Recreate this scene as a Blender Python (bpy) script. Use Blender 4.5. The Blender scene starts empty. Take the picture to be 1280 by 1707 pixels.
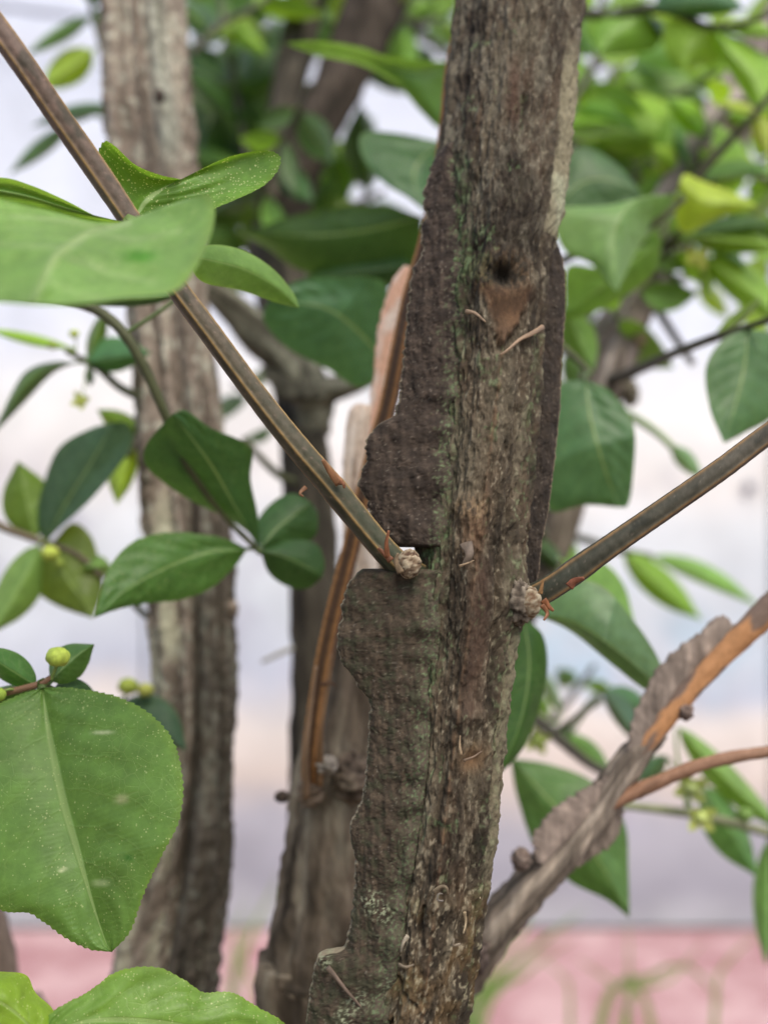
import bpy, math, random
import numpy as np

# ------------------------------------------------------------------ camera, sky, sun, exposure
scn = bpy.context.scene
C = scn.collection
CAMZ = 0.8
cam = bpy.data.cameras.new('camera')
cam.sensor_fit = 'VERTICAL'; cam.sensor_height = 36.0; cam.sensor_width = 27.0; cam.lens = 36.0
cam.clip_start = 0.005; cam.clip_end = 400.0
cam.dof.use_dof = True; cam.dof.focus_distance = 0.188; cam.dof.aperture_fstop = 8.6
camo = bpy.data.objects.new('camera', cam); C.objects.link(camo)
camo.location = (0, 0, CAMZ); camo.rotation_euler = (math.radians(90), 0, 0)
scn.camera = camo

SUN_EL, SUN_AZ = 58.0, 150.0          # azimuth clockwise from +Y (the way the camera looks)
w = bpy.data.worlds.new('World'); scn.world = w; w.use_nodes = True
nt = w.node_tree
sky = nt.nodes.new('ShaderNodeTexSky'); sky.sky_type = 'NISHITA'; sky.sun_disc = False
sky.sun_elevation = math.radians(SUN_EL); sky.sun_rotation = math.radians(SUN_AZ)
sky.dust_density = 4.0; sky.air_density = 1.0; sky.ozone_density = 1.0
bg = nt.nodes['Background']; nt.links.new(sky.outputs[0], bg.inputs[0]); bg.inputs[1].default_value = 0.15
sl = bpy.data.lights.new('sun', 'SUN'); sl.energy = 1.4; sl.angle = math.radians(35); sl.color = (1.0, 0.93, 0.83)
so = bpy.data.objects.new('sun', sl); C.objects.link(so)
el, az = math.radians(SUN_EL), math.radians(SUN_AZ)
so.location = (0.5, -0.5, 3)
so.rotation_euler = (math.radians(90 - SUN_EL), 0, math.radians(180 - SUN_AZ))
scn.view_settings.view_transform = 'Standard'; scn.view_settings.look = 'None'
scn.view_settings.exposure = 0.66; scn.view_settings.gamma = 1.0
scn.view_settings.use_curve_mapping = False
scn.cycles.max_bounces = 8; scn.cycles.transmission_bounces = 6

rnd = random.Random(7)

# ------------------------------------------------------------------ helpers
K = 1707.0
def P(px, py, d):
    px = np.asarray(px, float); py = np.asarray(py, float); d = np.asarray(d, float)
    return np.stack([d * (px - 640) / K, d + 0 * px, CAMZ - d * (py - 853.5) / K], -1)

_T = {}
def _tab(seed):
    if seed not in _T:
        a = np.random.RandomState(seed).rand(256, 256) * 2 * np.pi
        _T[seed] = (np.cos(a), np.sin(a))
    return _T[seed]
def pn(x, y, seed=0, per=0):
    gx, gy = _tab(seed)
    x, y = np.broadcast_arrays(np.asarray(x, float), np.asarray(y, float))
    xi = np.floor(x).astype(int); yi = np.floor(y).astype(int)
    xf = x - xi; yf = y - yi
    def g(ix, iy, dx, dy):
        if per: ix = ix % per
        ix = ix & 255; iy = iy & 255
        return gx[ix, iy] * dx + gy[ix, iy] * dy
    u = xf**3 * (xf * (xf * 6 - 15) + 10); v = yf**3 * (yf * (yf * 6 - 15) + 10)
    a = g(xi, yi, xf, yf); b = g(xi + 1, yi, xf - 1, yf)
    c = g(xi, yi + 1, xf, yf - 1); e = g(xi + 1, yi + 1, xf - 1, yf - 1)
    return (a + u * (b - a)) * (1 - v) + (c + u * (e - c)) * v
def fbm(x, y, octv=4, seed=0, per=0, gain=0.5):
    s = 0; a = 1.0; f = 1
    for k in range(octv):
        s = s + a * pn(x * f, y * f, seed + k, per * f if per else 0); a *= gain; f *= 2
    return s
def sstep(a, b, x):
    t = np.clip((x - a) / (b - a), 0, 1); return t * t * (3 - 2 * t)
def mix(a, b, f):
    f = np.asarray(f)[..., None]; return a * (1 - f) + np.asarray(b) * f
def crom(pts, n):
    """Catmull-Rom through the points, n samples spaced by arc length."""
    p = np.asarray(pts, float)
    if len(p) == 2:
        t = np.linspace(0, 1, n)[:, None]; return p[0] * (1 - t) + p[1] * t
    q = np.vstack([2 * p[0] - p[1], p, 2 * p[-1] - p[-2]])
    out = []
    for i in range(1, len(q) - 2):
        t = np.linspace(0, 1, 24, endpoint=False)[:, None]
        a, b, c, e = q[i - 1], q[i], q[i + 1], q[i + 2]
        out.append(0.5 * (2 * b + (c - a) * t + (2 * a - 5 * b + 4 * c - e) * t**2 + (3 * b - a - 3 * c + e) * t**3))
    out.append(p[-1:]); o = np.vstack(out)
    s = np.r_[0, np.cumsum(np.linalg.norm(np.diff(o[:, :2], axis=0), axis=1) + 1e-9)]
    u = np.linspace(0, s[-1], n)
    return np.stack([np.interp(u, s, o[:, k]) for k in range(o.shape[1])], -1)

def link(name, me, mat=None, parent=None, **props):
    o = bpy.data.objects.new(name, me); C.objects.link(o)
    if mat is not None and len(me.materials) == 0: me.materials.append(mat)
    if parent is not None: o.parent = parent
    for k, v in props.items(): o[k] = v
    return o
def raw_mesh(name, V, F, col=None, uv=None, smooth=True):
    me = bpy.data.meshes.new(name)
    V = np.asarray(V, np.float32).reshape(-1, 3)
    if isinstance(F, np.ndarray):
        k = F.shape[1]
        me.vertices.add(len(V)); me.vertices.foreach_set('co', V.ravel())
        me.loops.add(F.size); me.loops.foreach_set('vertex_index', F.ravel().astype(np.int32))
        me.polygons.add(len(F)); me.polygons.foreach_set('loop_start', np.arange(0, F.size, k, dtype=np.int32))
        me.update(calc_edges=True)
    else:
        me.from_pydata([tuple(v) for v in V.tolist()], [], F)
    if smooth: me.polygons.foreach_set('use_smooth', np.ones(len(me.polygons), bool))
    if col is not None:
        a = me.color_attributes.new('Col', 'FLOAT_COLOR', 'POINT')
        c = np.ones((len(V), 4), np.float32); c[:, :3] = np.clip(np.asarray(col).reshape(-1, 3), 0, 1)
        a.data.foreach_set('color', c.ravel())
    if uv is not None:
        l = me.uv_layers.new(name='UVMap')
        li = np.empty(len(me.loops), np.int32); me.loops.foreach_get('vertex_index', li)
        l.data.foreach_set('uv', np.asarray(uv, np.float32).reshape(-1, 2)[li].ravel())
    me.validate(); me.update()
    return me
def tube_faces(n, m, cap=True, V=None):
    i = np.arange(n - 1)[:, None]; j = np.arange(m)[None, :]
    a = i * m + j; b = i * m + (j + 1) % m
    return np.stack([a, b, b + m, a + m], -1).reshape(-1, 4)
def tube_mesh(name, G, col):
    """G (n,m,3): rings of a closed tube; ends are pulled to a point."""
    n, m = G.shape[:2]
    e0 = np.broadcast_to(G[0].mean(0), (1, m, 3)); e1 = np.broadcast_to(G[-1].mean(0), (1, m, 3))
    G2 = np.concatenate([e0, G, e1], 0); c2 = np.concatenate([col[:1], col, col[-1:]], 0)
    return raw_mesh(name, G2, tube_faces(n + 2, m), c2)
def frames(Cn):
    T = np.gradient(Cn, axis=0); T /= np.linalg.norm(T, axis=1, keepdims=True) + 1e-12
    A = np.cross(np.array([0, 1.0, 0]), T); L = np.linalg.norm(A, axis=1, keepdims=True)
    A = np.where(L < 1e-4, np.array([1.0, 0, 0]), A / (L + 1e-12))
    B = np.cross(T, A)
    return T, A, B
def to_ground(ctrl, gx, gd, r):
    """extend a list of (px,py,d,r) at its FIRST end down to the soil at z=0"""
    py = 853.5 + (CAMZ + 0.01) / gd * K
    f = ctrl[0]
    mid = ((f[0] * 2 + gx) / 3, (f[1] * 2 + py) / 3, (f[2] * 2 + gd) / 3, f[3] * 1.05)
    return [(gx, py, gd, r), mid] + list(ctrl)

# ------------------------------------------------------------------ materials
def nd(t, kind, **kw):
    n = t.nodes.new('ShaderNode' + kind)
    for k, v in kw.items(): setattr(n, k, v)
    return n
def new_mat(name):
    m = bpy.data.materials.new(name); m.use_nodes = True
    t = m.node_tree; b = t.nodes['Principled BSDF']
    return m, t, b
def M2(t, op, a, b=None, c=None):
    n = nd(t, 'Math', operation=op)
    for i, v in enumerate((a, b, c)):
        if v is None: continue
        if isinstance(v, (int, float)): n.inputs[i].default_value = v
        else: t.links.new(v, n.inputs[i])
    return n.outputs[0]
def MR(t, v, a, b, c=0.0, d=1.0, smooth=True):
    n = nd(t, 'MapRange'); n.interpolation_type = 'SMOOTHSTEP' if smooth else 'LINEAR'
    t.links.new(v, n.inputs[0])
    for i, x in enumerate((a, b, c, d)): n.inputs[i + 1].default_value = x
    return n.outputs[0]
def MIX(t, f, a, b, blend='MIX'):
    n = nd(t, 'Mix', data_type='RGBA', blend_type=blend)
    for s, v in ((n.inputs[0], f), (n.inputs[6], a), (n.inputs[7], b)):
        if isinstance(v, (int, float)): s.default_value = v
        elif isinstance(v, tuple): s.default_value = v + (1,) if len(v) == 3 else v
        else: t.links.new(v, s)
    return n.outputs[2]
def NOISE(t, vec, scale, det=4, rough=0.55, dist=0.0):
    n = nd(t, 'TexNoise'); n.inputs['Scale'].default_value = scale; n.inputs['Detail'].default_value = det
    n.inputs['Roughness'].default_value = rough; n.inputs['Distortion'].default_value = dist
    if vec is not None: t.links.new(vec, n.inputs['Vector'])
    return n.outputs['Fac']

def bark_mat(name, rough=0.88, scale=900.0, bump=0.5, contrast=0.5, stretch=0.4):
    m, t, b = new_mat(name)
    at = nd(t, 'Attribute', attribute_name='Col')
    tc = nd(t, 'TexCoord'); mp = nd(t, 'Mapping'); mp.inputs['Scale'].default_value = (1, 1, stretch)
    t.links.new(tc.outputs['Object'], mp.inputs['Vector'])
    n1 = NOISE(t, mp.outputs[0], scale, 5, 0.65); n2 = NOISE(t, tc.outputs['Object'], scale * 3.1, 3, 0.6)
    f = MR(t, n1, 0.3, 0.72, 1 - contrast, 1 + contrast, False)
    v = nd(t, 'VectorMath', operation='SCALE'); t.links.new(at.outputs['Color'], v.inputs[0]); t.links.new(f, v.inputs['Scale'])
    t.links.new(v.outputs[0], b.inputs['Base Color'])
    h = M2(t, 'MULTIPLY_ADD', n2, 0.45, n1)
    bp = nd(t, 'Bump'); bp.inputs['Strength'].default_value = bump; bp.inputs['Distance'].default_value = 0.0005
    t.links.new(h, bp.inputs['Height']); t.links.new(bp.outputs[0], b.inputs['Normal'])
    b.inputs['Roughness'].default_value = rough; b.inputs['Specular IOR Level'].default_value = 0.25
    return m
def leaf_mat(name, specks=0.0, rough=0.42, trans=0.42):
    m, t, b = new_mat(name)
    at = nd(t, 'Attribute', attribute_name='Col')
    tc = nd(t, 'TexCoord'); ob = tc.outputs['Object']
    sp = nd(t, 'SeparateXYZ'); t.links.new(tc.outputs['UV'], sp.inputs[0])
    u, v0 = sp.outputs[0], sp.outputs[1]
    wob = NOISE(t, ob, 220.0, 2)
    av = M2(t, 'ABSOLUTE', M2(t, 'MULTIPLY_ADD', v0, 2.0, -1.0))
    # midrib narrows towards the tip, side veins bend forward
    wid = M2(t, 'MULTIPLY_ADD', u, -0.03, 0.048)
    mid = M2(t, 'SUBTRACT', 1.0, MR(t, M2(t, 'DIVIDE', av, wid), 0.55, 1.3))
    c = M2(t, 'MULTIPLY_ADD', M2(t, 'POWER', av, 1.25), -0.27, u)
    c = M2(t, 'MULTIPLY_ADD', wob, 0.05, c)
    side = M2(t, 'GREATER_THAN', v0, 0.5)
    c = M2(t, 'MULTIPLY_ADD', side, 0.06, c)
    fr = M2(t, 'ABSOLUTE', M2(t, 'SUBTRACT', M2(t, 'FRACT', M2(t, 'MULTIPLY', c, 7.5)), 0.5))
    sv = M2(t, 'MULTIPLY', M2(t, 'SUBTRACT', 1.0, MR(t, fr, 0.0, 0.05)), MR(t, av, 0.55, 0.97, 1, 0))
    vo = nd(t, 'TexVoronoi', feature='DISTANCE_TO_EDGE'); vo.inputs['Scale'].default_value = 470.0
    t.links.new(ob, vo.inputs['Vector'])
    ret = M2(t, 'MULTIPLY', M2(t, 'SUBTRACT', 1.0, MR(t, vo.outputs['Distance'], 0.0, 0.06)), MR(t, NOISE(t, ob, 90.0, 2), 0.38, 0.62))
    mot = NOISE(t, ob, 320.0, 5, 0.65); big = NOISE(t, ob, 70.0, 3)
    fac = M2(t, 'MULTIPLY', MR(t, mot, 0.25, 0.75, 0.78, 1.2, False), MR(t, big, 0.3, 0.7, 0.86, 1.14, False))
    sc = nd(t, 'VectorMath', operation='SCALE'); t.links.new(at.outputs['Color'], sc.inputs[0]); t.links.new(fac, sc.inputs['Scale'])
    lite = MIX(t, 0.55, sc.outputs[0], (0.34, 0.47, 0.20))
    col = MIX(t, M2(t, 'MULTIPLY', ret, 0.22), sc.outputs[0], lite)
    col = MIX(t, M2(t, 'MULTIPLY', sv, 0.13), col, lite)
    col = MIX(t, M2(t, 'MULTIPLY', mid, 0.8), col, lite)
    if specks > 0:
        for s, th, lim in ((600.0, 0.14, 0.88), (1000.0, 0.24, 0.45), (1900.0, 0.32, 0.35)):
            vs = nd(t, 'TexVoronoi', feature='F1'); vs.inputs['Scale'].default_value = s
            t.links.new(ob, vs.inputs['Vector'])
            hs = nd(t, 'SeparateColor'); t.links.new(vs.outputs['Color'], hs.inputs[0])
            k = M2(t, 'MULTIPLY', M2(t, 'SUBTRACT', 1.0, MR(t, vs.outputs['Distance'], th * 0.5, th)),
                   M2(t, 'GREATER_THAN', hs.outputs[0], lim + (1 - specks) * (0.95 - lim)))
            k = M2(t, 'MULTIPLY', k, MR(t, NOISE(t, ob, 130.0, 2), 0.32, 0.52))
            col = MIX(t, M2(t, 'MULTIPLY', k, 0.25 + 0.6 * specks), col, (0.58, 0.66, 0.34))
    t.links.new(col, b.inputs['Base Color'])
    b.inputs['Roughness'].default_value = rough; b.inputs['Specular IOR Level'].default_value = 0.4
    bp = nd(t, 'Bump'); bp.inputs['Strength'].default_value = 0.35; bp.inputs['Distance'].default_value = 0.0004
    h = M2(t, 'MULTIPLY_ADD', sv, -0.25, M2(t, 'MULTIPLY_ADD', mid, -1.0, M2(t, 'MULTIPLY_ADD', ret, -0.25, mot)))
    t.links.new(h, bp.inputs['Height']); t.links.new(bp.outputs[0], b.inputs['Normal'])
    tr = nd(t, 'BsdfTranslucent')
    tcol = MIX(t, 1.0, col, (1.55, 1.40, 0.50), 'MULTIPLY'); t.links.new(tcol, tr.inputs[0])
    mx = nd(t, 'MixShader'); mx.inputs[0].default_value = trans
    t.links.new(b.outputs[0], mx.inputs[1]); t.links.new(tr.outputs[0], mx.inputs[2])
    t.links.new(mx.outputs[0], t.nodes['Material Output'].inputs[0])
    return m
BARK = bark_mat('bark', 0.9, 1000.0, 0.35, 0.28, 0.6); TWIG = bark_mat('twig_bark', 0.55, 1500.0, 0.15, 0.16, 0.6)
WINGM = bark_mat('cork_bark', 0.85, 900.0, 0.30, 0.25, 0.9)
FARBARK = bark_mat('rear_bark', 0.9, 350.0, 0.7, 0.5, 0.15)
LEAF = leaf_mat('leaf_blade'); POLLEN = leaf_mat('leaf_blade_with_pollen', 1.0); DUSTY = leaf_mat('leaf_blade_dusty', 0.35); SPECK = leaf_mat('leaf_blade_speckled', 0.28)

def concrete_mat():
    m, t, b = new_mat('red_paving')
    tc = nd(t, 'TexCoord'); ob = tc.outputs['Object']
    n1 = NOISE(t, ob, 9.0, 5, 0.6); n2 = NOISE(t, ob, 160.0, 4)
    col = MIX(t, MR(t, n1, 0.35, 0.65), (0.27, 0.125, 0.135), (0.42, 0.27, 0.275))
    col = MIX(t, MR(t, n2, 0.4, 0.7, 0, 0.35), col, (0.5, 0.4, 0.41))
    t.links.new(col, b.inputs['Base Color']); b.inputs['Roughness'].default_value = 0.85
    return m
def soil_mat():
    m, t, b = new_mat('soil')
    tc = nd(t, 'TexCoord'); ob = tc.outputs['Object']
    col = MIX(t, MR(t, NOISE(t, ob, 40.0, 6), 0.3, 0.7), (0.09, 0.065, 0.045), (0.2, 0.15, 0.11))
    t.links.new(col, b.inputs['Base Color']); b.inputs['Roughness'].default_value = 0.95
    return m
def print_mat():
    """The faded landscape printed across the wall panels: bands of cream, lavender, grey and pale blue."""
    m, t, b = new_mat('printed_panel')
    g = nd(t, 'NewGeometry'); sp = nd(t, 'SeparateXYZ'); t.links.new(g.outputs['Position'], sp.inputs[0])
    pos = g.outputs['Position']
    n = NOISE(t, pos, 2.2, 3, 0.55, 0.3)
    z = M2(t, 'MULTIPLY_ADD', M2(t, 'SUBTRACT', n, 0.5), 0.34, sp.outputs[2])
    zn = M2(t, 'MULTIPLY', z, 0.5)
    r = nd(t, 'ValToRGB'); t.links.new(zn, r.inputs[0])
    stops = [(0.00, (0.40, 0.42, 0.44)), (0.045, (0.29, 0.30, 0.34)), (0.10, (0.38, 0.39, 0.43)), (0.15, (0.62, 0.56, 0.50)),
             (0.20, (0.68, 0.65, 0.60)), (0.245, (0.47, 0.52, 0.60)), (0.31, (0.56, 0.62, 0.66)), (0.38, (0.67, 0.72, 0.74)),
             (0.44, (0.76, 0.75, 0.72)), (0.51, (0.80, 0.82, 0.80)), (0.60, (0.69, 0.75, 0.84)), (1.0, (0.67, 0.73, 0.85))]
    e = r.color_ramp.elements
    while len(e) < len(stops): e.new(0.5)
    for k, (p, c) in enumerate(stops): e[k].position = p; e[k].color = c + (1,)
    n2 = NOISE(t, pos, 3.3, 2, 0.5)
    blue = M2(t, 'MULTIPLY', MR(t, n2, 0.52, 0.64), M2(t, 'MULTIPLY', MR(t, sp.outputs[2], 0.36, 0.5), MR(t, sp.outputs[2], 0.62, 0.75, 1, 0)))
    col = MIX(t, M2(t, 'MULTIPLY', blue, 0.8), r.outputs[0], (0.36, 0.52, 0.62))
    gp = nd(t, 'VectorMath', operation='ADD'); t.links.new(pos, gp.inputs[0]); gp.inputs[1].default_value = (7.3, 1.1, 3.7)
    n4 = NOISE(t, gp.outputs[0], 4.1, 3, 0.6)
    gr = M2(t, 'MULTIPLY', MR(t, n4, 0.55, 0.66), M2(t, 'MULTIPLY', MR(t, sp.outputs[2], 0.05, 0.2), MR(t, sp.outputs[2], 0.75, 1.0, 1, 0)))
    col = MIX(t, M2(t, 'MULTIPLY', gr, 0.6), col, (0.36, 0.36, 0.44))
    n3 = NOISE(t, pos, 7.0, 4, 0.6)
    sc = nd(t, 'VectorMath', operation='SCALE'); t.links.new(col, sc.inputs[0]); t.links.new(MR(t, n3, 0.3, 0.7, 0.86, 1.1, False), sc.inputs['Scale'])
    t.links.new(sc.outputs[0], b.inputs['Base Color']); b.inputs['Roughness'].default_value = 0.55
    return m
def plain(name, c, rough=0.6):
    m, t, b = new_mat(name)
    tc = nd(t, 'TexCoord'); n = NOISE(t, tc.outputs['Object'], 300.0, 3)
    col = MIX(t, n, tuple(x * 0.8 for x in c), tuple(min(1, x * 1.2) for x in c))
    t.links.new(col, b.inputs['Base Color']); b.inputs['Roughness'].default_value = rough
    return m

# ------------------------------------------------------------------ setting: ground, wall
def box(name, x0, x1, y0, y1, z0, z1, mat, parent=None, bev=0.0, **props):
    import bmesh
    bm = bmesh.new()
    vs = [bm.verts.new((x, y, z)) for x in (x0, x1) for y in (y0, y1) for z in (z0, z1)]
    for f in ((0, 1, 3, 2), (4, 6, 7, 5), (0, 4, 5, 1), (2, 3, 7, 6), (0, 2, 6, 4), (1, 5, 7, 3)):
        bm.faces.new([vs[i] for i in f])
    if bev: bmesh.ops.bevel(bm, geom=list(bm.edges), offset=bev, segments=2, affect='EDGES')
    bmesh.ops.recalc_face_normals(bm, faces=bm.faces)
    me = bpy.data.meshes.new(name); bm.to_mesh(me); bm.free()
    return link(name, me, mat, parent, **props)
def sheet(name, x0, x1, y0, y1, z, mat, **props):
    me = bpy.data.meshes.new(name)
    me.from_pydata([(x0, y0, z), (x1, y0, z), (x1, y1, z), (x0, y1, z)], [], [(0, 1, 2, 3)])
    return link(name, me, mat, None, **props)
sheet('ground', -150, 150, -150, 150, 0.0, soil_mat(), kind='structure')
sheet('pavement', -60, 60, 0.75, 1.95, 0.004, concrete_mat(), kind='structure')
WD = 1.96
wall = bpy.data.objects.new('wall', None); C.objects.link(wall); wall.location = (0, WD, 0)
wall['label'] = 'pale lavender panelled wall with a faded print, behind all the stems'; wall['category'] = 'wall'
PR = print_mat()
for k in range(-12, 12):
    o = box('panel', k * 0.6 + 0.144, k * 0.6 + 0.738, -0.0, 0.03, 0.005, 3.0, PR, wall, 0.003)
box('backing_board', -8, 8, 0.031, 0.06, 0.0, 3.0, plain('grey_board', (0.4, 0.4, 0.44)), wall)
cb = plain('dark_cable', (0.2, 0.22, 0.28))

# ------------------------------------------------------------------ row-built stems and cork wings
def rows_at(rows, ys, smooth):
    r = np.array(sorted(rows), float)
    y0, y1 = ys.min(), ys.max()
    yy = np.arange(y0, y1 + 2, 2.0)
    out = []
    for k in range(1, r.shape[1]):
        c = np.interp(yy, r[:, 0], r[:, k])
        if smooth > 1:
            h = int(smooth); kern = np.hanning(2 * h + 1); kern /= kern.sum()
            c = np.convolve(np.pad(c, h, 'edge'), kern, 'valid')
        out.append(np.interp(ys, yy, c))
    return out
def seglen(y0, y1, step): return np.arange(y0, y1, step)
def dist_seg(x, y, a, b):
    ax, ay = a; bx, by = b; L = (bx - ax)**2 + (by - ay)**2
    t = np.clip(((x - ax) * (bx - ax) + (y - ay) * (by - ay)) / L, 0, 1)
    return np.hypot(x - ax - t * (bx - ax), y - ay - t * (by - ay))

# ---- main stem -------------------------------------------------------------
main = bpy.data.objects.new('shrub_stem', None); C.objects.link(main); main.location = (0, 0, 0)
main['label'] = 'thick dark brown stem up the centre with corky wings, moss and a round knot'; main['category'] = 'stem'
main['group'] = 'stems of the winged shrub'
def dmain(y): return np.interp(y, [-700, 0, 400, 900, 1300, 1707, 3000, 8200], [0.262, 0.232, 0.215, 0.200, 0.193, 0.188, 0.19, 0.20])
MR_ROWS = [(-700, 800, 1010), (-60, 776, 966), (0, 770, 967), (60, 764, 956), (120, 757, 951), (200, 750, 946), (260, 740, 937), (320, 738, 935),
    (370, 740, 926), (420, 738, 912), (500, 735, 905), (600, 729, 897), (700, 720, 889), (800, 712, 878), (900, 704, 868), (960, 698, 868),
    (1000, 694, 872), (1040, 692, 858), (1100, 688, 848), (1180, 681, 840), (1250, 674, 831), (1320, 664, 823), (1400, 652, 819), (1440, 644, 812),
    (1500, 634, 801), (1560, 624, 796), (1620, 612, 784), (1707, 596, 766), (1900, 560, 730), (4000, 300, 480), (8000, 100, 330)]
def main_rows(ys): return rows_at([(a, b, c) for a, b, c in MR_ROWS], ys, 18)
ys = np.concatenate([seglen(-700, -40, 40), seglen(-40, 1760, 1.7), seglen(1760, 2100, 20), seglen(2100, 7900, 200), [7900.]])
xl, xr = main_rows(ys); dd = dmain(ys)
ra = (xr - xl) / 2 * dd / K; cx = (xl + xr) / 2
Cc = P(cx, ys, dd)
NA = 330
# angles: dense on the side that faces the camera
q = np.linspace(0, 1, NA, endpoint=False)
th = np.where(q < 0.8, -0.35 + (np.pi + 0.7) * q / 0.8, np.pi + 0.35 + (np.pi - 0.7) * (q - 0.8) / 0.2)
TH, YS = np.meshgrid(th, ys)
RA = np.broadcast_to(ra[:, None], TH.shape)
px = cx[:, None] + (xr - xl)[:, None] / 2 * np.cos(TH); py = YS.copy()
tl = (np.cos(TH) + 1) / 2                                     # 0 left edge .. 1 right edge
U = TH / (2 * np.pi); Sv = YS / 100.0
per = 16
# long ribs, fissures, granules
rib = fbm(U * 16, Sv * 0.25 + 0.3 * pn(U * 6, Sv * 0.4, 90, 6), 3, 1, 16)
fib = fbm(U * 32, Sv * 1.8, 4, 11, 32, 0.55)
fis = 1 - np.abs(fbm(U * 26 + 0.35 * pn(U * 10, Sv * 1.5, 91, 10), Sv * 0.9, 3, 21, 26)) * 3.2
fis = np.clip(fis, 0, 1) ** 3
gran = fbm(U * 90, Sv * 6, 3, 31, 90, 0.6)
grl = fbm(U * 44, Sv * 2.6, 4, 41, 44, 0.55)
cal = sstep(0.15, 0.5, fbm(U * 14, Sv * 1.1, 3, 51, 14) + 0.2)
D = 0.00150 * rib + 0.00045 * fib - 0.00060 * fis * cal + 0.00034 * gran + 0.00075 * grl
# squarish section
D += ra[:, None] * (0.05 * np.cos(4 * TH) + 0.03 * np.cos(2 * TH))
# groove down each side of the reddish central rib, the groove at the wing
xm = np.interp(YS, [0, 300, 800, 1000, 1200, 1500, 1707], [850, 842, 800, 790, 775, 720, 690])
rbm = np.exp(-((px - xm) / 17) ** 2) * sstep(900, 960, YS) * (1 - sstep(1160, 1200, YS))
D += 0.0009 * rbm - 0.0014 * np.exp(-((px - xm - 36) / 9) ** 2) * sstep(880, 950, YS) * (1 - sstep(1120, 1190, YS))
D -= 0.0011 * np.exp(-((px - xm - 10) / 14) ** 2) * sstep(90, 160, YS) * (1 - sstep(240, 300, YS))
front = np.sin(TH) > 0
def blob(x, y, rx, ry): return np.exp(-(((px - x) / rx) ** 2 + ((py - y) / ry) ** 2)) * front
k_hole = blob(828, 478, 21, 19); k_rim = blob(828, 478, 46, 40)
tri = (np.clip((596 - py) / 95, 0, 1) * 44 - np.abs(px - 832 - (py - 550) * -0.12)) ; tri = sstep(-6, 10, tri + 7 * pn(py / 14, px / 14, 77)) * sstep(486, 505, py) * front
scar = blob(782, 1246, 24, 22); scar_in = blob(782, 1250, 17, 15)
smooth_f = np.clip(1 - 0.85 * tri - 0.9 * scar_in - 0.55 * rbm, 0, 1)
D = D * smooth_f + 0.0022 * (k_rim) - 0.0050 * k_hole + 0.0016 * tri * sstep(500, 590, py)
D += 0.0012 * scar - 0.0022 * scar_in + 0.0012 * blob(778, 850, 26, 24) + 0.001 * blob(740, 1485, 34, 16) + 0.0012 * blob(775, 1180, 40, 14)
D -= 0.0018 * np.exp(-(dist_seg(px, py, (622, 1698), (650, 1668)) / 3.0) ** 2) * front
D -= 0.0016 * np.exp(-(dist_seg(px, py, (697, 1520), (704, 1480)) / 3.5) ** 2) * front
D -= 0.0012 * np.exp(-(dist_seg(px, py, (655, 1600), (690, 1640)) / 4) ** 2) * front
fade = np.where((YS > -60) & (YS < 1800), 1.0, 0.35)
G = Cc[:, None, :] + (RA + D * fade)[..., None] * (np.cos(TH)[..., None] * np.array([1.0, 0, 0]) - np.sin(TH)[..., None] * np.array([0, 1.0, 0]))
# colours of the bark itself
n1 = fbm(U * 30, Sv * 2.2, 4, 61, 30, 0.6); n2 = fbm(U * 10, Sv * 0.8, 3, 71, 10); n3 = fbm(U * 70, Sv * 7, 3, 81, 70, 0.6)
n4 = fbm(U * 8, Sv * 1.2, 3, 101, 8); n5 = fbm(U * 7 + 0.2 * pn(U * 4, Sv, 95, 4), Sv * 0.33, 3, 111, 7)
col = np.zeros(G.shape) + np.array([0.095, 0.073, 0.054])
col = mix(col, [0.185, 0.155, 0.120], sstep(0.02, 0.5, n1 + 0.35 * n3))
col = mix(col, [0.050, 0.040, 0.031], sstep(0.05, 0.5, -n1 + 0.3 * n2) * 0.85)
col = mix(col, [0.115, 0.076, 0.053], sstep(0.05, 0.4, n2) * 0.5)
col = mix(col, [0.36, 0.31, 0.25], sstep(0.30, 0.55, n3 + 0.3 * n1) * 0.7)
up = 1 - sstep(250, 620, YS)
col = mix(col, [0.20, 0.185, 0.155], up * sstep(-0.2, 0.3, n1) * 0.5)
col = mix(col, col * 0.5, sstep(0.0, 0.38, n5)); col = mix(col, np.array([0.175, 0.15, 0.115]), sstep(0.05, 0.4, -n5) * 0.45)
moss = np.exp(-((tl - 0.07) / 0.11) ** 2) * sstep(230, 420, YS) * sstep(-0.25, 0.2, n3 + 0.6 * n4 + 0.1) * 1.1
moss += sstep(0.12, 0.35, n4 - 0.15 + 0.5 * n3) * 0.5 * (tl < 0.6) + np.exp(-((tl - 0.93) / 0.06) ** 2) * sstep(0.0, 0.3, n3 + n4) * (YS > 560) * 0.5
col = mix(col, [0.085, 0.130, 0.055], np.clip(moss, 0, 1) * 0.72)
col = mix(col, [0.16, 0.24, 0.13], np.clip(moss, 0, 1) * sstep(0.12, 0.4, n3) * 0.75)
col = mix(col, [0.105, 0.062, 0.047], rbm * 0.65)
col = mix(col, [0.085, 0.045, 0.032], np.exp(-((px - xm) / 13) ** 2) * sstep(110, 170, YS) * (1 - sstep(215, 270, YS)) * 0.8 * front)
col = mix(col, np.array([0.150, 0.082, 0.046]) * (1 + 0.9 * fbm(U * 30, Sv * 1.5, 3, 121, 30))[..., None], np.clip(tri * 0.95, 0, 1)); col = mix(col, col * 0.5, tri * (1 - sstep(515, 560, py + 8 * n1))); col = mix(col, [0.20, 0.125, 0.085], tri * sstep(535, 585, py) * 0.8)
col = mix(col, [0.20, 0.12, 0.07], np.clip(k_rim * 1.2 - 0.2, 0, 1) * sstep(-0.2, 0.2, n3) * 0.8)
col = mix(col, [0.03, 0.024, 0.018], np.clip(k_hole * 1.5, 0, 1))
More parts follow.
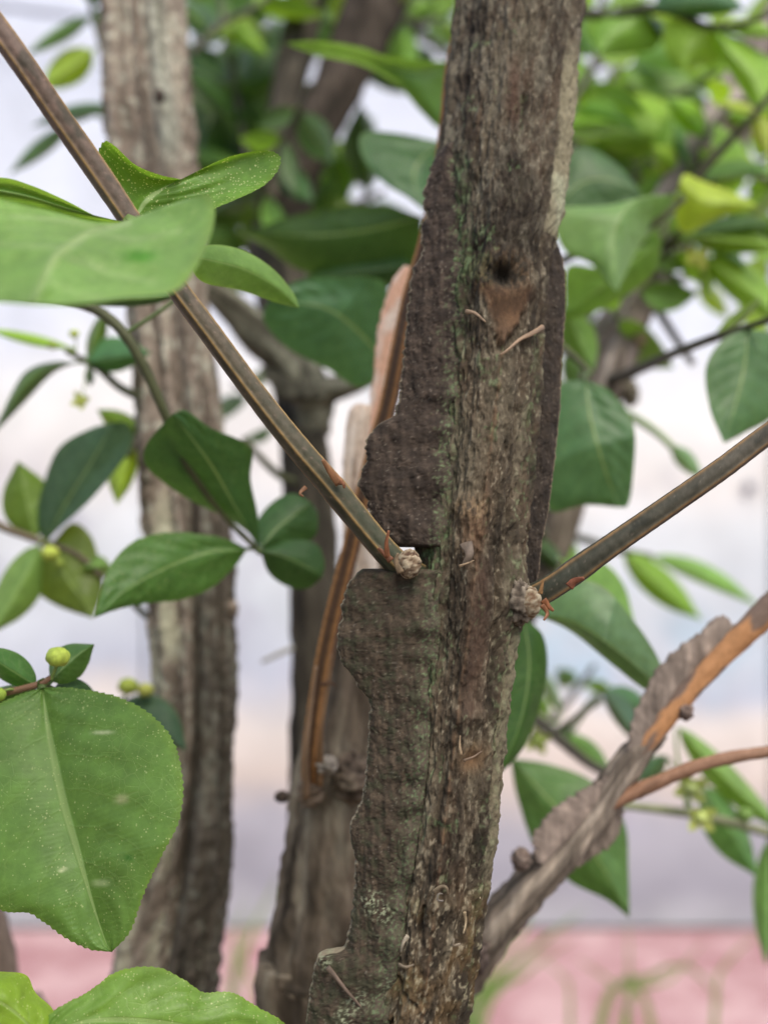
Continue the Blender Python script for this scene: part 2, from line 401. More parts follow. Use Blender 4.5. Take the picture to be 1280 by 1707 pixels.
col = mix(col, [0.27, 0.19, 0.125], np.clip(blob(778, 850, 26, 20) * 1.3 * sstep(-0.3, 0.15, n3), 0, 1))
col = mix(col, [0.20, 0.12, 0.08], np.clip(blob(780, 885, 20, 24) * 1.2, 0, 1) * 0.8)
col = mix(col, [0.20, 0.135, 0.085], np.clip(scar * 1.1, 0, 1)); col = mix(col, [0.17, 0.10, 0.058], scar_in)
lo = sstep(1420, 1540, YS)
col = mix(col, [0.185, 0.115, 0.055], lo * sstep(-0.05, 0.35, n4 + 0.35 * tl - 0.08) * 0.5)
col = mix(col, [0.42, 0.36, 0.28], sstep(1380, 1500, YS) * sstep(0.18, 0.36, n3 + 0.4 * n1 - 0.25 * np.abs(tl - 0.35)) * 0.55)
pale = sstep(0.90, 0.95, tl + 0.03 * n1) * ((YS < 400) * sstep(60, 150, YS) + 0.55 * (YS > 1055) * (1 - sstep(1400, 1500, YS)))
col = mix(col, [0.33, 0.30, 0.22], np.clip(pale, 0, 1) * 0.8 * sstep(-0.35, 0.1, n3 + 0.35))
col = mix(col, [0.42, 0.43, 0.33], np.exp(-((px - 925) / 9) ** 2) * sstep(295, 315, YS) * (1 - sstep(385, 400, YS)) * front)
col = mix(col, [0.085, 0.048, 0.026], np.exp(-(dist_seg(px, py, (622, 1698), (650, 1668)) / 3.0) ** 2) * 0.8)
link('trunk', tube_mesh('trunk', G, col * np.array([0.64, 0.64, 0.56])), BARK, main)

def wing(name, rows, parent, thick, dfun, jag=1.6, seed=0, base=(0.034, 0.0245, 0.018), rim=(0.20, 0.17, 0.115), out_left=True, lichen=0.0, mat=None, step=1.7, nang=150, back=(0, 0), amp=1.0, smooth=3, rimpx=2.6, join=False):
    """a slab of cork. rows: (py, x of the free edge, x of the join)"""
    y0 = min(r[0] for r in rows); y1 = max(r[0] for r in rows)
    ys = np.arange(y0, y1 + step, step)
    xo, xj = rows_at(rows, ys, smooth)
    jn = fbm(ys / 14.0, ys * 0 + seed, 4, 200 + seed, 0, 0.6) * jag * 3
    xo_s = xo.copy(); xo = xo + jn
    d = dfun(ys)
    n = len(ys)
    tp = np.minimum(np.arange(n), n - 1 - np.arange(n)) * step / 7.0
    tip = np.sqrt(np.clip(1 - (1 - np.clip(tp, 0.02, 1)) ** 2, 0, 1))
    ph = np.linspace(0, 2 * np.pi, nang, endpoint=False)
    PH, Y = np.meshgrid(ph, ys)
    cs = np.cos(PH); X = cs; Z = np.sign(np.sin(PH)) * (1 - np.abs(cs) ** 4) ** 0.25
    c = (xo + xj) / 2; hw = (xj - xo) / 2
    pxg = c[:, None] + hw[:, None] * X
    th_ = thick * (0.25 + 0.75 * tip)[:, None] * (1 + 0.25 * pn(Y / 60, X * 1.2, 230 + seed))
    # the free edge is thinner than the root
    edge = (1 - X) / 2 if out_left else (1 + X) / 2
    edge = np.clip((xj[:, None] - pxg) / (xj - xo_s)[:, None], 0, 1)
    th_ = th_ * (1 - 0.42 * edge ** 2)
    if join: th_ = th_ * (1 + (0.9 * pn(Y / 38, Y * 0 + .4, 235 + seed) - 0.25) * (1 - edge) ** 2)
    Sx = pxg / 100; Sy = Y / 100
    D = 0.00075 * fbm(Sx * 4, Sy * 1.8, 4, 240 + seed, 0, 0.5) + 0.00022 * fbm(Sx * 14, Sy * 0.7, 3, 260 + seed) + 0.00015 * fbm(Sx * 15, Sy * 12, 3, 270 + seed, 0, 0.55) + 0.00012 * fbm(Sx * 34, Sy * 34, 2, 273 + seed) - 0.00022 * sstep(0.78, 1.0, 1 - np.abs(fbm(Sx * 2.2, Sy * 2.0, 3, 275 + seed)) * 6)
    D = D * amp
    Yw = d[:, None] - Z * (th_ + D) + back[0] + back[1] * edge
    W = P(pxg, Y, np.broadcast_to(d[:, None], pxg.shape)).copy()
    W[..., 1] = Yw
    n1 = fbm(Sx * 5, Sy * 5, 4, 280 + seed, 0, 0.6); n3 = fbm(Sx * 16, Sy * 16, 3, 290 + seed, 0, 0.6)
    col = np.zeros(W.shape) + np.array(base)
    col = mix(col, np.array(base) * 1.6, sstep(0.0, 0.5, n1)); col = mix(col, np.array(base) * 0.55, sstep(0.05, 0.5, -n1) * 0.8)
    col = mix(col, [0.17, 0.145, 0.115], sstep(0.45, 0.62, n3) * 0.6)
    st = fbm(Sx * 15, Sy * 0.7, 3, 295 + seed); col = mix(col, col * 0.75, sstep(0.05, 0.35, st) * 0.6); col = mix(col, col * 1.35 + 0.003, sstep(0.12, 0.4, -st) * 0.45)
    if join:
        rr_ = np.array(MR_ROWS, float); xt = np.interp(Y, rr_[:, 0], rr_[:, 1]) + 0.12 * np.interp(Y, rr_[:, 0], rr_[:, 2] - rr_[:, 1])
        jm = sstep(-12, 10, pxg - xt + 22 * n1 + 12 * n3)
        col = mix(col, [0.075, 0.062, 0.044], jm * 0.7); col = mix(col, [0.07, 0.105, 0.045], jm * sstep(0.0, 0.35, n3 + 0.3 * n1) * 0.55)
        col = mix(col, [0.14, 0.19, 0.10], jm * sstep(0.25, 0.45, n3) * 0.45)
    free = np.abs(pxg - xo[:, None]) * (1 + 0.8 * n3)
    col = mix(col, rim, (1 - sstep(rimpx * 0.4, rimpx, free)) * sstep(-0.5, 0.2, n1 + 0.2))
    if lichen:
        l = sstep(0.18, 0.42, n3 + 0.8 * n1 - 0.25 + lichen * sstep(1440, 1640, Y) * 0.35)
        col = mix(col, [0.075, 0.088, 0.045], sstep(0.0, 0.4, -n1 + 0.3 * n3 + lichen * 0.2 * sstep(1400, 1650, Y)) * 0.28)
        lb = sum(np.exp(-((pxg - bx) / br) ** 2 - ((Y - by) / br) ** 2) for bx, by, br in ((620, 1500, 22), (640, 1520, 16), (572, 1690, 18), (598, 1662, 20), (655, 1640, 24), (540, 1600, 14)))
        col = mix(col, [0.27, 0.30, 0.19], sstep(0.0, 0.3, n3 + 0.2) * np.clip(lb * 1.2 - 0.25, 0, 1) * sstep(0.05, 0.3, n3) * 0.8)
    return link(name, tube_mesh(name, W, col), mat or WINGM, parent)

WA = [(236, 743, 775), (245, 736, 780), (265, 722, 790), (310, 708, 790), (340, 705, 790), (352, 712, 790), (368, 705, 790), (385, 700, 790), (410, 706, 790), (430, 698, 790), (450, 687, 785), (500, 680, 785),
      (560, 676, 780), (600, 671, 778), (660, 666, 770), (690, 659, 766), (702, 638, 765), (716, 620, 764), (735, 608, 762), (770, 611, 760), (790, 599, 758), (812, 597, 757), (830, 609, 755),
      (850, 615, 753), (880, 624, 750), (900, 638, 748), (912, 662, 746)]
wing('cork_wing', WA, main, 0.0028, lambda y: dmain(y) - 0.0052, 1.8, 1, back=(0.0, 0.002), join=True)
WB = [(949, 606, 745), (953, 597, 744), (962, 588, 744), (980, 577, 743), (1010, 567, 740), (1030, 571, 738), (1050, 562, 736), (1080, 561, 735), (1108, 569, 733), (1130, 588, 730), (1150, 597, 728),
      (1160, 604, 726), (1166, 617, 726), (1200, 615, 722), (1260, 612, 716), (1310, 608, 710), (1340, 602, 706), (1360, 592, 704), (1378, 582, 702), (1400, 583, 700), (1440, 592, 692), (1500, 590, 684),
      (1540, 585, 678), (1580, 576, 670), (1590, 570, 668), (1594, 540, 667), (1600, 528, 666), (1640, 519, 660), (1707, 509, 650), (1790, 500, 636), (1900, 505, 620)]
wing('cork_wing', WB, main, 0.0030, lambda y: dmain(y) - 0.0056, 1.6, 2, base=(0.041, 0.0305, 0.020), lichen=1.0, back=(0.0, 0.002), join=True)
WC = [(382, 918, 880), (395, 928, 878), (415, 938, 876), (450, 946, 872), (520, 946, 868), (560, 943, 864), (600, 940, 860), (680, 937, 852), (760, 929, 845), (850, 918, 838), (905, 906, 833), (960, 901, 830), (988, 892, 835)]
wing('cork_wing', WC, main, 0.0026, lambda y: dmain(y) + 0.0020, 0.7, 3, base=(0.026, 0.0195, 0.014), rim=(0.22, 0.165, 0.11), out_left=False, back=(0.0, 0.003))
# narrow ribs of cork that show past the trunk's right edge
wing('cork_rib', [(40, 966, 930), (100, 958, 925), (150, 955, 920), (210, 952, 915), (235, 944, 912), (280, 936, 905), (330, 932, 900), (392, 920, 895)], main, 0.0016, lambda y: dmain(y) - 0.001, 0.9, 4, base=(0.15, 0.135, 0.095), rim=(0.30, 0.275, 0.20), out_left=False)
wing('cork_rib', [(1062, 852, 815), (1110, 850, 810), (1180, 842, 805), (1250, 833, 800), (1320, 824, 790), (1390, 823, 780), (1420, 818, 775)], main, 0.0016, lambda y: dmain(y) + 0.001, 0.4, 5, base=(0.10, 0.092, 0.062), rim=(0.22, 0.20, 0.14), out_left=False, amp=0.5)

# ---- generic path tubes ----------------------------------------------------
def tube(name, ctrl, n, nang, mat, parent, colf, dispf=None, flat=1.0, taper_end=1.0, **props):
    """ctrl: (px,py,d,r_px)"""
    s = crom(ctrl, n)
    Cn = P(s[:, 0], s[:, 1], s[:, 2]); r = s[:, 3] * s[:, 2] / K
    T, A, B = frames(Cn)
    th = np.linspace(0, 2 * np.pi, nang, endpoint=False)
    L = np.r_[0, np.cumsum(np.linalg.norm(np.diff(Cn, axis=0), axis=1))]
    TH, S = np.meshgrid(th, L); R = np.broadcast_to(r[:, None], TH.shape)
    rr = R + (dispf(TH, S, R) if dispf else 0)
    G = Cn[:, None, :] + rr[..., None] * (np.cos(TH)[..., None] * A[:, None, :] - flat * np.sin(TH)[..., None] * B[:, None, :])
    t = np.broadcast_to(np.linspace(0, 1, n)[:, None], TH.shape)
    col = colf(TH, S, t, R)
    o = link(name, tube_mesh(name, G, col), mat, parent, **props)
    o['_dummy'] = 0; del o['_dummy']
    return o, Cn, r
def ridge_amt(TH, off, wdt=0.22, k=4):
    a = np.abs(((TH - off) * k / (2 * np.pi) + 0.5) % 1.0 - 0.5) * (2 * np.pi / k)
    return np.exp(-(a / wdt) ** 2)
def twig_col(c0, c1, ridge, off, wdt=0.22, seed=0, twist=0.0):
    def f(TH, S, t, R):
        n = fbm(TH / (2 * np.pi) * 8, S * 500, 3, 300 + seed, 8)
        c = np.zeros(TH.shape + (3,)) + np.array(c0)
        c = mix(c, c1, np.clip(t + 0.15 * n, 0, 1))
        c = c * (1 + 0.22 * n)[..., None]
        lt = fbm(TH / (2 * np.pi) * 14, S * 1500, 2, 310 + seed, 14); c = mix(c, np.array(c1) * 1.7, sstep(0.40, 0.6, lt) * 0.45)
        c = mix(c, np.array(c0) * 0.5, sstep(0.25, 0.5, fbm(TH / (2 * np.pi) * 3, S * 120, 3, 315 + seed, 3)) * 0.6)
        if ridge is not None: c = mix(c, ridge, np.clip(ridge_amt(TH, off + twist * t, wdt) * (0.95 + 0.5 * n), 0, 1))
        return c
    return f
def twig_disp(off, amp=0.2, wdt=0.25, seed=0, twist=0.0, rough=0.06):
    def f(TH, S, R):
        t = S / (S.max() + 1e-9)
        return R * (amp * ridge_amt(TH, off + twist * t, wdt) - amp * 0.35 + rough * fbm(TH / (2 * np.pi) * 10, S * 900, 3, 320 + seed, 10))
    return f
def bark_disp(seed, amp=1.0, grooves=6, lenf=25):
    def f(TH, S, R):
        U = TH / (2 * np.pi)
        return R * amp * (0.22 * fbm(U * grooves, S * lenf, 3, 340 + seed, grooves) + 0.14 * fbm(U * grooves * 3, S * lenf * 8, 3, 350 + seed, grooves * 3, 0.6) + 0.08 * fbm(U * 24, S * lenf * 40, 2, 360 + seed, 24))
    return f
def bark_col(c_dark, c_mid, c_pale, seed, pale=0.0):
    def f(TH, S, t, R):
        U = TH / (2 * np.pi)
        n1 = fbm(U * 8, S * 22, 4, 370 + seed, 8, 0.6); n2 = fbm(U * 20, S * 160, 3, 380 + seed, 20, 0.6)
        c = np.zeros(TH.shape + (3,)) + np.array(c_mid)
        c = mix(c, c_dark, sstep(0.0, 0.4, -n1 + 0.3 * n2)); c = mix(c, c_pale, sstep(0.05 - pale, 0.45 - pale, n1 + 0.5 * n2))
        return c
    return f

# ---- leaves ----------------------------------------------------------------
GREEN = (0.130, 0.270, 0.048); MIDG = (0.080, 0.190, 0.046); DEEP = (0.050, 0.122, 0.038); TEAL = (0.080, 0.185, 0.080)
PALE = (0.185, 0.345, 0.090); LIME = (0.260, 0.440, 0.040); YELL = (0.380, 0.520, 0.055); OLIVE = (0.140, 0.225, 0.035)
def leaf(parent, mid, left, right, d, colr, dl=0.0, dr=0.0, cup=0.0, mat=None, nu=44, nv=8, serr=0.0, seed=0, pet=None, pucker=1.0, label=None, sag=0.0, pet_r=None, spots=(), veins=()):
    """mid/left/right: outlines in picture units from the base to the tip; d: depth at base, (middle,) tip;
    dl/dr: how far the two edges lie behind the midrib as a share of the depth; cup: bulge between midrib and edge"""
    m = crom([(a, b) for a, b in mid], nu); l = crom([(a, b) for a, b in left], nu); r = crom([(a, b) for a, b in right], nu)
    t = np.linspace(0, 1, nu)
    dm = np.interp(t, np.linspace(0, 1, len(d)), d) + sag * np.sin(np.pi * t) * d[0]
    prof = np.sin(np.pi * np.clip(t, 0, 1)) ** 0.6
    if serr:
        rs = np.random.RandomState(seed + 5)
        for e in (l, r):
            s = np.r_[0, np.cumsum(np.linalg.norm(np.diff(e, axis=0), axis=1))]
            ph = (s / (serr * 3.4) + 0.5 * np.sin(s / 40.0)) % 1.0
            nrm = e - m; nl = np.linalg.norm(nrm, axis=1, keepdims=True) + 1e-6
            e += nrm / nl * (ph[:, None] - 0.4) * serr * 1.35 * np.clip(nl / 30, 0, 1)
    vs = np.linspace(-1, 1, 2 * nv + 1)
    V = np.abs(vs)[None, :]; Tt = t[:, None]
    E = np.where((vs < 0)[None, :, None], l[:, None, :], r[:, None, :])
    pxy = m[:, None, :] + (E - m[:, None, :]) * V[..., None]
    ofs = np.where((vs < 0)[None, :], dl, dr)
    dep = dm[:, None] * (1 + prof[:, None] * (ofs * V ** 1.4 + cup * V * (1 - V) * 4))
    cc = Tt - 0.27 * V ** 1.25 + np.where((vs > 0)[None, :], 0.06, 0)
    wl = np.linalg.norm(l - r, axis=1).max()
    dep = dep + pucker * dm[:, None] * (wl / K) * 0.030 * (-0.28 * np.cos(cc * 7.5 * 2 * np.pi) * np.minimum(V * 2.5, 1) * (1 - V ** 3) + 1.2 * pn(Tt * 4 + seed, vs[None, :] * 2.2, 400 + seed % 40))
    W = P(pxy[..., 0], pxy[..., 1], dep)
    n2 = len(vs)
    i = np.arange(nu - 1)[:, None]; j = np.arange(n2 - 1)[None, :]
    a = i * n2 + j
    F = np.stack([a, a + 1, a + n2 + 1, a + n2], -1).reshape(-1, 4)
    uv = np.stack(np.broadcast_arrays(Tt, (vs[None, :] + 1) / 2), -1).reshape(-1, 2)
    col = np.zeros(W.shape) + np.array(colr)
    col = mix(col, np.array(colr) * np.array([1.25, 1.1, 0.8]), sstep(0.90, 1.0, np.broadcast_to(V, W.shape[:2])) * 0.6)
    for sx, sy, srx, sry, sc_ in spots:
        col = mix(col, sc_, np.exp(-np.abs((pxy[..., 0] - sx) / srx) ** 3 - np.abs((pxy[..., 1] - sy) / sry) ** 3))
    for pl, vw, vc in veins:
        dv = np.min([dist_seg(pxy[..., 0], pxy[..., 1], a_, b_) for a_, b_ in zip(pl[:-1], pl[1:])], axis=0)
        col = mix(col, vc, np.exp(-(dv / vw) ** 2))
    Vt = W.reshape(-1, 3); ct = col.reshape(-1, 3)
    if pet is not None:
        base = W[0, nv]; p1 = np.asarray(pet, float)
        pr = pet_r or max(0.0005, np.linalg.norm(P(wl, 0, dm[0]) - P(0, 0, dm[0])) * 0.022)
        tt = np.linspace(0, 1, 7)[:, None]
        into = W[min(6, nu - 1), nv]
        ctl = base - (into - base) * 0.8
        cn = (1 - tt) ** 2 * p1 + 2 * tt * (1 - tt) * ctl + tt ** 2 * (base + (into - base) * 0.25)
        Tn, A, B = frames(cn)
        th = np.linspace(0, 2 * np.pi, 6, endpoint=False)
        rr = pr * (1.15 - 0.3 * tt)
        Gp = cn[:, None, :] + rr[:, :, None] * (np.cos(th)[None, :, None] * A[:, None, :] + np.sin(th)[None, :, None] * B[:, None, :])
        off = len(Vt)
        Fp = tube_faces(7, 6) + off
        Vt = np.vstack([Vt, Gp.reshape(-1, 3)]); F = np.vstack([F, Fp])
        ct = np.vstack([ct, np.zeros((42, 3)) + np.array(colr) * 0.6 + np.array([0.09, 0.11, 0.04])])
        uv = np.vstack([uv, np.zeros((42, 2)) + 0.25])
    me = raw_mesh('leaf', Vt, F, ct, uv)
    o = link('leaf', me, mat or LEAF, parent)
    if label: o['label'] = label
    return o
def nearest(stem, base):
    b = P(*base); i = np.argmin(((stem - b) ** 2).sum(1)); return stem[i]
def sleaf(parent, base, tip, wl, wr, colr, bow=0.0, dl=0.02, dr=0.02, cup=0.0, stem=None, seed=0, a=0.82, **kw):
    """leaf from base to tip with half widths wl (left of its direction, seen in the picture) and wr"""
    t = np.linspace(0, 1, 13)
    b = np.array(base[:2], float); e = np.array(tip[:2], float)
    dv = e - b; L = np.linalg.norm(dv) + 1e-6; nrm = np.array([dv[1], -dv[0]]) / L
    m = b + dv * t[:, None] + nrm * (bow * 4 * t * (1 - t))[:, None]
    f = (np.sin(np.pi * t ** a) ** 0.85) * (1 - 0.25 * sstep(0.7, 1.0, t))
    rs = np.random.RandomState(seed + 17)
    f1 = f * (1 + 0.10 * (rs.rand() - 0.5)); 
    l = m + nrm * (f1 * wl)[:, None]; r = m - nrm * (f * wr)[:, None]
    jit = np.array(colr) * (1 + 0.16 * (rs.rand(3) - 0.5)) * (1 + 0.2 * (rs.rand() - 0.5))
    if stem is not None: kw['pet'] = nearest(stem, base)
    return leaf(parent, m[::2].tolist(), l.tolist(), r.tolist(), (base[2], tip[2]), tuple(jit), dl, dr, cup, seed=seed, **kw)

def thing(name, label, cat, loc, group=None):
    o = bpy.data.objects.new(name, None); C.objects.link(o)
    o['label'] = label; o['category'] = cat
    if group: o['group'] = group
    return o
STEMC = twig_col((0.055, 0.060, 0.032), (0.075, 0.085, 0.035), None, 0)
LG = 'leafy twigs around the stems'
def twig_thing(label, ctrl, n=60, colf=None, name='leafy_twig', seed=0, cat='twig', nang=10, group=LG):
    o = thing(name, label, cat, None, group)
    s, Cn, r = tube('stem', ctrl, n, nang, TWIG, o, colf or STEMC, bark_disp(seed, 0.5, 5, 200))
    return o, Cn
def bud(parent, x, y, d, r, c=(0.42, 0.50, 0.06), stalk=None, name='flower_bud'):
    n, m = 12, 16
    la = np.linspace(-np.pi / 2, np.pi / 2, n); lo_ = np.linspace(0, 2 * np.pi, m, endpoint=False)
    LO, LA = np.meshgrid(lo_, la)
    rm = r * d / K
    R = rm * (1 + 0.10 * np.cos(4 * LO) * np.cos(LA) + 0.05 * np.sin(7 * LO + 5 * LA))
    c0 = P(x, y, d)
    G = c0 + np.stack([R * np.cos(LA) * np.cos(LO), R * np.cos(LA) * np.sin(LO) , R * np.sin(LA) * 0.85], -1)
    V = G.reshape(-1, 3); F = tube_faces(n, m); cl = np.zeros((len(V), 3)) + np.array(c) * (0.85 + 0.3 * np.random.RandomState(abs(int(x))).rand(len(V), 1))
    if stalk is not None:
        cn = crom([tuple(c0), tuple((c0 + stalk) / 2 + np.array([0.0004, 0, 0.0006])), tuple(stalk)], 6)
        Tn, A, B = frames(cn); th = np.linspace(0, 2 * np.pi, 6, endpoint=False)
        Gp = cn[:, None, :] + rm * 0.17 * (np.cos(th)[None, :, None] * A[:, None, :] + np.sin(th)[None, :, None] * B[:, None, :])
        F = np.vstack([F, tube_faces(6, 6) + len(V)]); V = np.vstack([V, Gp.reshape(-1, 3)])
        cl = np.vstack([cl, np.zeros((36, 3)) + np.array([0.18, 0.25, 0.06])])
    return link(name, raw_mesh(name, V, F, cl), TWIG, parent)
def flower(parent, x, y, d, r, c=(0.36, 0.45, 0.10), stalk=None):
    b = bud(parent, x, y, d, r * 0.45, c, stalk, 'flower')
    c0 = P(x, y, d); rm = r * d / K
    rs = np.random.RandomState(abs(int(x + y)))
    for k in range(4):
        a = k * math.pi / 2 + rs.rand(); tl_ = rs.rand() * 0.8
        u = np.array([math.cos(a), -0.4 + 0.5 * tl_, math.sin(a)]); u /= np.linalg.norm(u)
        s = np.cross(u, [0.2, 1, 0.1]); s /= np.linalg.norm(s)
        t = np.linspace(0, 1, 6)
        wv = np.sin(np.pi * (0.1 + 0.85 * t)) * 0.38
        pts = [c0 + rm * (u * tt * 1.1 + s * ww * v + np.array([0, -1, 0]) * 0.25 * tt * tt) for tt, ww in zip(t, wv) for v in (-1, 0, 1)]
        F = np.array([[i * 3 + j, i * 3 + j + 1, i * 3 + j + 4, i * 3 + j + 3] for i in range(5) for j in range(2)])
        link('petal', raw_mesh('petal', np.array(pts), F, np.zeros((18, 3)) + np.array(c), np.zeros((18, 2)) + 0.3), LEAF, b)
    return b

# ------------------------------------------------------------------ the two ridged twigs on the main stem
RID = (0.33, 0.215, 0.085)
ltw, LT, _ = tube('twig', [(700, 965, 0.197, 23), (664, 941, 0.194, 21), (622, 896, 0.192, 20), (562, 822, 0.190, 21.5), (546, 803, 0.1896, 20.5), (500, 750, 0.188, 20), (450, 688, 0.187, 19), (400, 622, 0.186, 18.5), (350, 554, 0.185, 18.5), (300, 487, 0.184, 18), (240, 400, 0.182, 18),
    (170, 296, 0.180, 20), (100, 196, 0.177, 20.5), (40, 108, 0.174, 21), (-30, 12, 0.172, 21), (-160, -160, 0.168, 20)], 420, 56, TWIG, main,
    twig_col((0.050, 0.058, 0.034), (0.150, 0.098, 0.078), RID, math.radians(104), 0.105, 1, 0.25), twig_disp(math.radians(104), 0.17, 0.15, 1, 0.25, 0.025))
rtw, RT, _ = tube('twig', [(860, 1005, 0.199, 25), (895, 992, 0.197, 23), (935, 968, 0.195, 22.5), (965, 947, 0.194, 23), (1010, 915, 0.192, 21), (1100, 853, 0.189, 20), (1200, 783, 0.186, 19.5), (1290, 716, 0.184, 19), (1420, 630, 0.180, 20), (1560, 520, 0.176, 19)], 300, 56, TWIG, main,
    twig_col((0.045, 0.050, 0.034), (0.140, 0.118, 0.090), (0.28, 0.17, 0.075), math.radians(52), 0.11, 2, 0.25), twig_disp(math.radians(52), 0.17, 0.15, 2, 0.25, 0.025))
def lump(name, x, y, d, rx, ry, parent, cols, seed, amp=0.25, rz=None):
    n, m = 26, 36
    la = np.linspace(-np.pi / 2, np.pi / 2, n); lo_ = np.linspace(0, 2 * np.pi, m, endpoint=False)
    LO, LA = np.meshgrid(lo_, la)
    k = d / K; nn = fbm(LO / (2 * np.pi) * 6, LA * 3, 4, 500 + seed, 6, 0.6)
    R = 1 + amp * nn
    G = P(x, y, d) + np.stack([rx * k * R * np.cos(LA) * np.cos(LO), (rz or rx) * k * R * np.cos(LA) * np.sin(LO), ry * k * R * np.sin(LA)], -1)
    col = np.zeros(G.shape) + np.array(cols[0]); col = mix(col, cols[1], sstep(0.0, 0.3, nn)); col = mix(col, cols[2], sstep(0.05, 0.35, -nn))
    return link(name, raw_mesh(name, G, tube_faces(n, m), col), BARK, parent)
def scale_bit(parent, pts, w_, c=(0.30, 0.115, 0.045), name='bud_scale', flat=0.4, n=12):
    """small pointed scale or curl of bark along a few points (px,py,d)"""
    ctrl = [(a, b, d, w_ * f) for (a, b, d), f in zip(pts, np.linspace(1.0, 0.35, len(pts)))]
    if name == 'bud_scale': c = tuple(x * 0.62 for x in c)
    return tube(name, ctrl, n, 10, TWIG, parent, lambda TH, S, t, R: (np.zeros(TH.shape + (3,)) + np.array(c)) * (0.75 + 0.5 * (0.5 + 0.5 * np.sin(TH * 2 + t * 9)))[..., None], bark_disp(int(pts[0][0]) % 9, 0.7, 4, 900), flat)[0]
# the pale knobs where the twigs leave the stem
lump('knob', 682, 940, 0.1895, 20, 24, main, [(0.17, 0.12, 0.075), (0.36, 0.30, 0.21), (0.07, 0.04, 0.025)], 1, 0.16)
lump('knob', 883, 1004, 0.1925, 19, 26, main, [(0.22, 0.17, 0.11), (0.32, 0.28, 0.20), (0.12, 0.07, 0.04)], 2, 0.12)
lump('knob', 866, 1005, 0.193, 20, 36, main, [(0.10, 0.08, 0.06), (0.2, 0.17, 0.13), (0.05, 0.04, 0.03)], 3, 0.3)
scale_bit(main, [(646, 930, 0.186, ), (644, 905, 0.1855), (648, 884, 0.1855)], 5, (0.26, 0.10, 0.045))
scale_bit(main, [(652, 935, 0.186), (640, 922, 0.186), (630, 914, 0.186)], 6, (0.22, 0.09, 0.045))
scale_bit(main, [(668, 955, 0.185), (660, 935, 0.185), (664, 922, 0.185)], 6, (0.24, 0.17, 0.10))
scale_bit(main, [(905, 1000, 0.187), (915, 1012, 0.187), (922, 1018, 0.186)], 6)
scale_bit(main, [(903, 1008, 0.187), (912, 1022, 0.187), (906, 1034, 0.186)], 5, (0.30, 0.13, 0.06))
scale_bit(main, [(900, 990, 0.187), (903, 975, 0.187), (905, 966, 0.187)], 4, (0.33, 0.18, 0.07))
scale_bit(main, [(948, 978, 0.1885), (958, 968, 0.188), (973, 964, 0.187)], 8, (0.30, 0.11, 0.06))
scale_bit(main, [(566, 806, 0.187), (550, 785, 0.186), (538, 766, 0.185)], 8, (0.40, 0.20, 0.10))
scale_bit(main, [(563, 803, 0.187), (572, 806, 0.186), (574, 814, 0.186)], 5, (0.28, 0.12, 0.06))
scale_bit(main, [(510, 812, 0.187), (500, 822, 0.186), (506, 828, 0.186)], 4, (0.24, 0.12, 0.06))
# peeling flakes and curls on the trunk
TAN = (0.46, 0.35, 0.25)
df = lambda y, k=0.0: float(dmain(y)) - 0.0115 - k
scale_bit(main, [(776, 519, df(519, -.001)), (793, 523, df(522)), (809, 537, df(537, .0006))], 4, (0.24, 0.17, 0.11), 'bark_flake', 0.7)
scale_bit(main, [(904, 545, df(546, -.0052)), (886, 556, df(556, -.0022)), (866, 566, df(564, -.0008)), (848, 582, df(582, .0004)), (832, 593, df(592, .0006))], 4.6, (0.24, 0.165, 0.105), 'bark_flake', 0.7)
scale_bit(main, [(768, 1258, df(1258)), (766, 1240, df(1240)), (767, 1226, df(1226))], 2.6, (0.26, 0.19, 0.115), 'bark_flake', 0.7)
scale_bit(main, [(772, 1268, df(1268)), (788, 1262, df(1262)), (803, 1252, df(1252, -.001))], 2.6, (0.15, 0.105, 0.07), 'bark_flake', 0.7)
scale_bit(main, [(776, 905, df(905)), (782, 925, df(925, .001)), (772, 943, df(943, .0005))], 11, (0.115, 0.088, 0.066), 'bark_flake', 0.3)
scale_bit(main, [(765, 944, df(944, .0006)), (776, 940, df(940, .001)), (790, 934, df(934, .0006))], 2.6, (0.22, 0.16, 0.10), 'bark_flake', 0.6)
for pts, wd, cl in (([(738, 1502, 0), (729, 1500, .002), (731, 1490, .003), (738, 1490, .002)], 3, (0.46, 0.42, 0.36)),
                    ([(766, 1574, 0), (755, 1576, .0022), (756, 1566, .003), (752, 1562, .001)], 4, (0.48, 0.40, 0.29)),
                    ([(722, 1488, 0), (735, 1478, .001), (744, 1480, .002), (746, 1492, .001)], 7, (0.36, 0.28, 0.18)),
                    ([(680, 1560, 0), (672, 1572, .001), (668, 1588, .0)], 7, (0.52, 0.45, 0.33)),
                    ([(664, 1608, 0), (676, 1612, .0016), (690, 1608, .001)], 6, (0.36, 0.29, 0.20))):
    scale_bit(main, [(a, b, df(b, k * 0.6)) for a, b, k in pts], wd * 0.6, tuple(x * 0.5 for x in cl), 'bark_curl', 0.5)
for pts, wd, cl in (([(798, 1462, .008), (796, 1480, .009), (800, 1498, .006)], 4, (0.46, 0.38, 0.26)), ([(774, 1520, .003), (776, 1540, .0035), (772, 1556, .002)], 4, (0.46, 0.36, 0.22)),
                    ([(812, 1400, .009), (806, 1425, .009), (803, 1442, .008)], 6, (0.50, 0.40, 0.30)), ([(818, 1384, .011), (824, 1392, .011), (823, 1398, .011)], 4, (0.22, 0.17, 0.12))):
    scale_bit(main, [(a, b, df(b, -k)) for a, b, k in pts], wd * 0.7, tuple(x * 0.6 for x in cl), 'bark_curl', 0.5)
scale_bit(main, [(546, 1612, .1815), (570, 1642, .1812), (604, 1682, .1815)], 5, (0.12, 0.088, 0.066), 'bark_ridge', 0.8, 24)

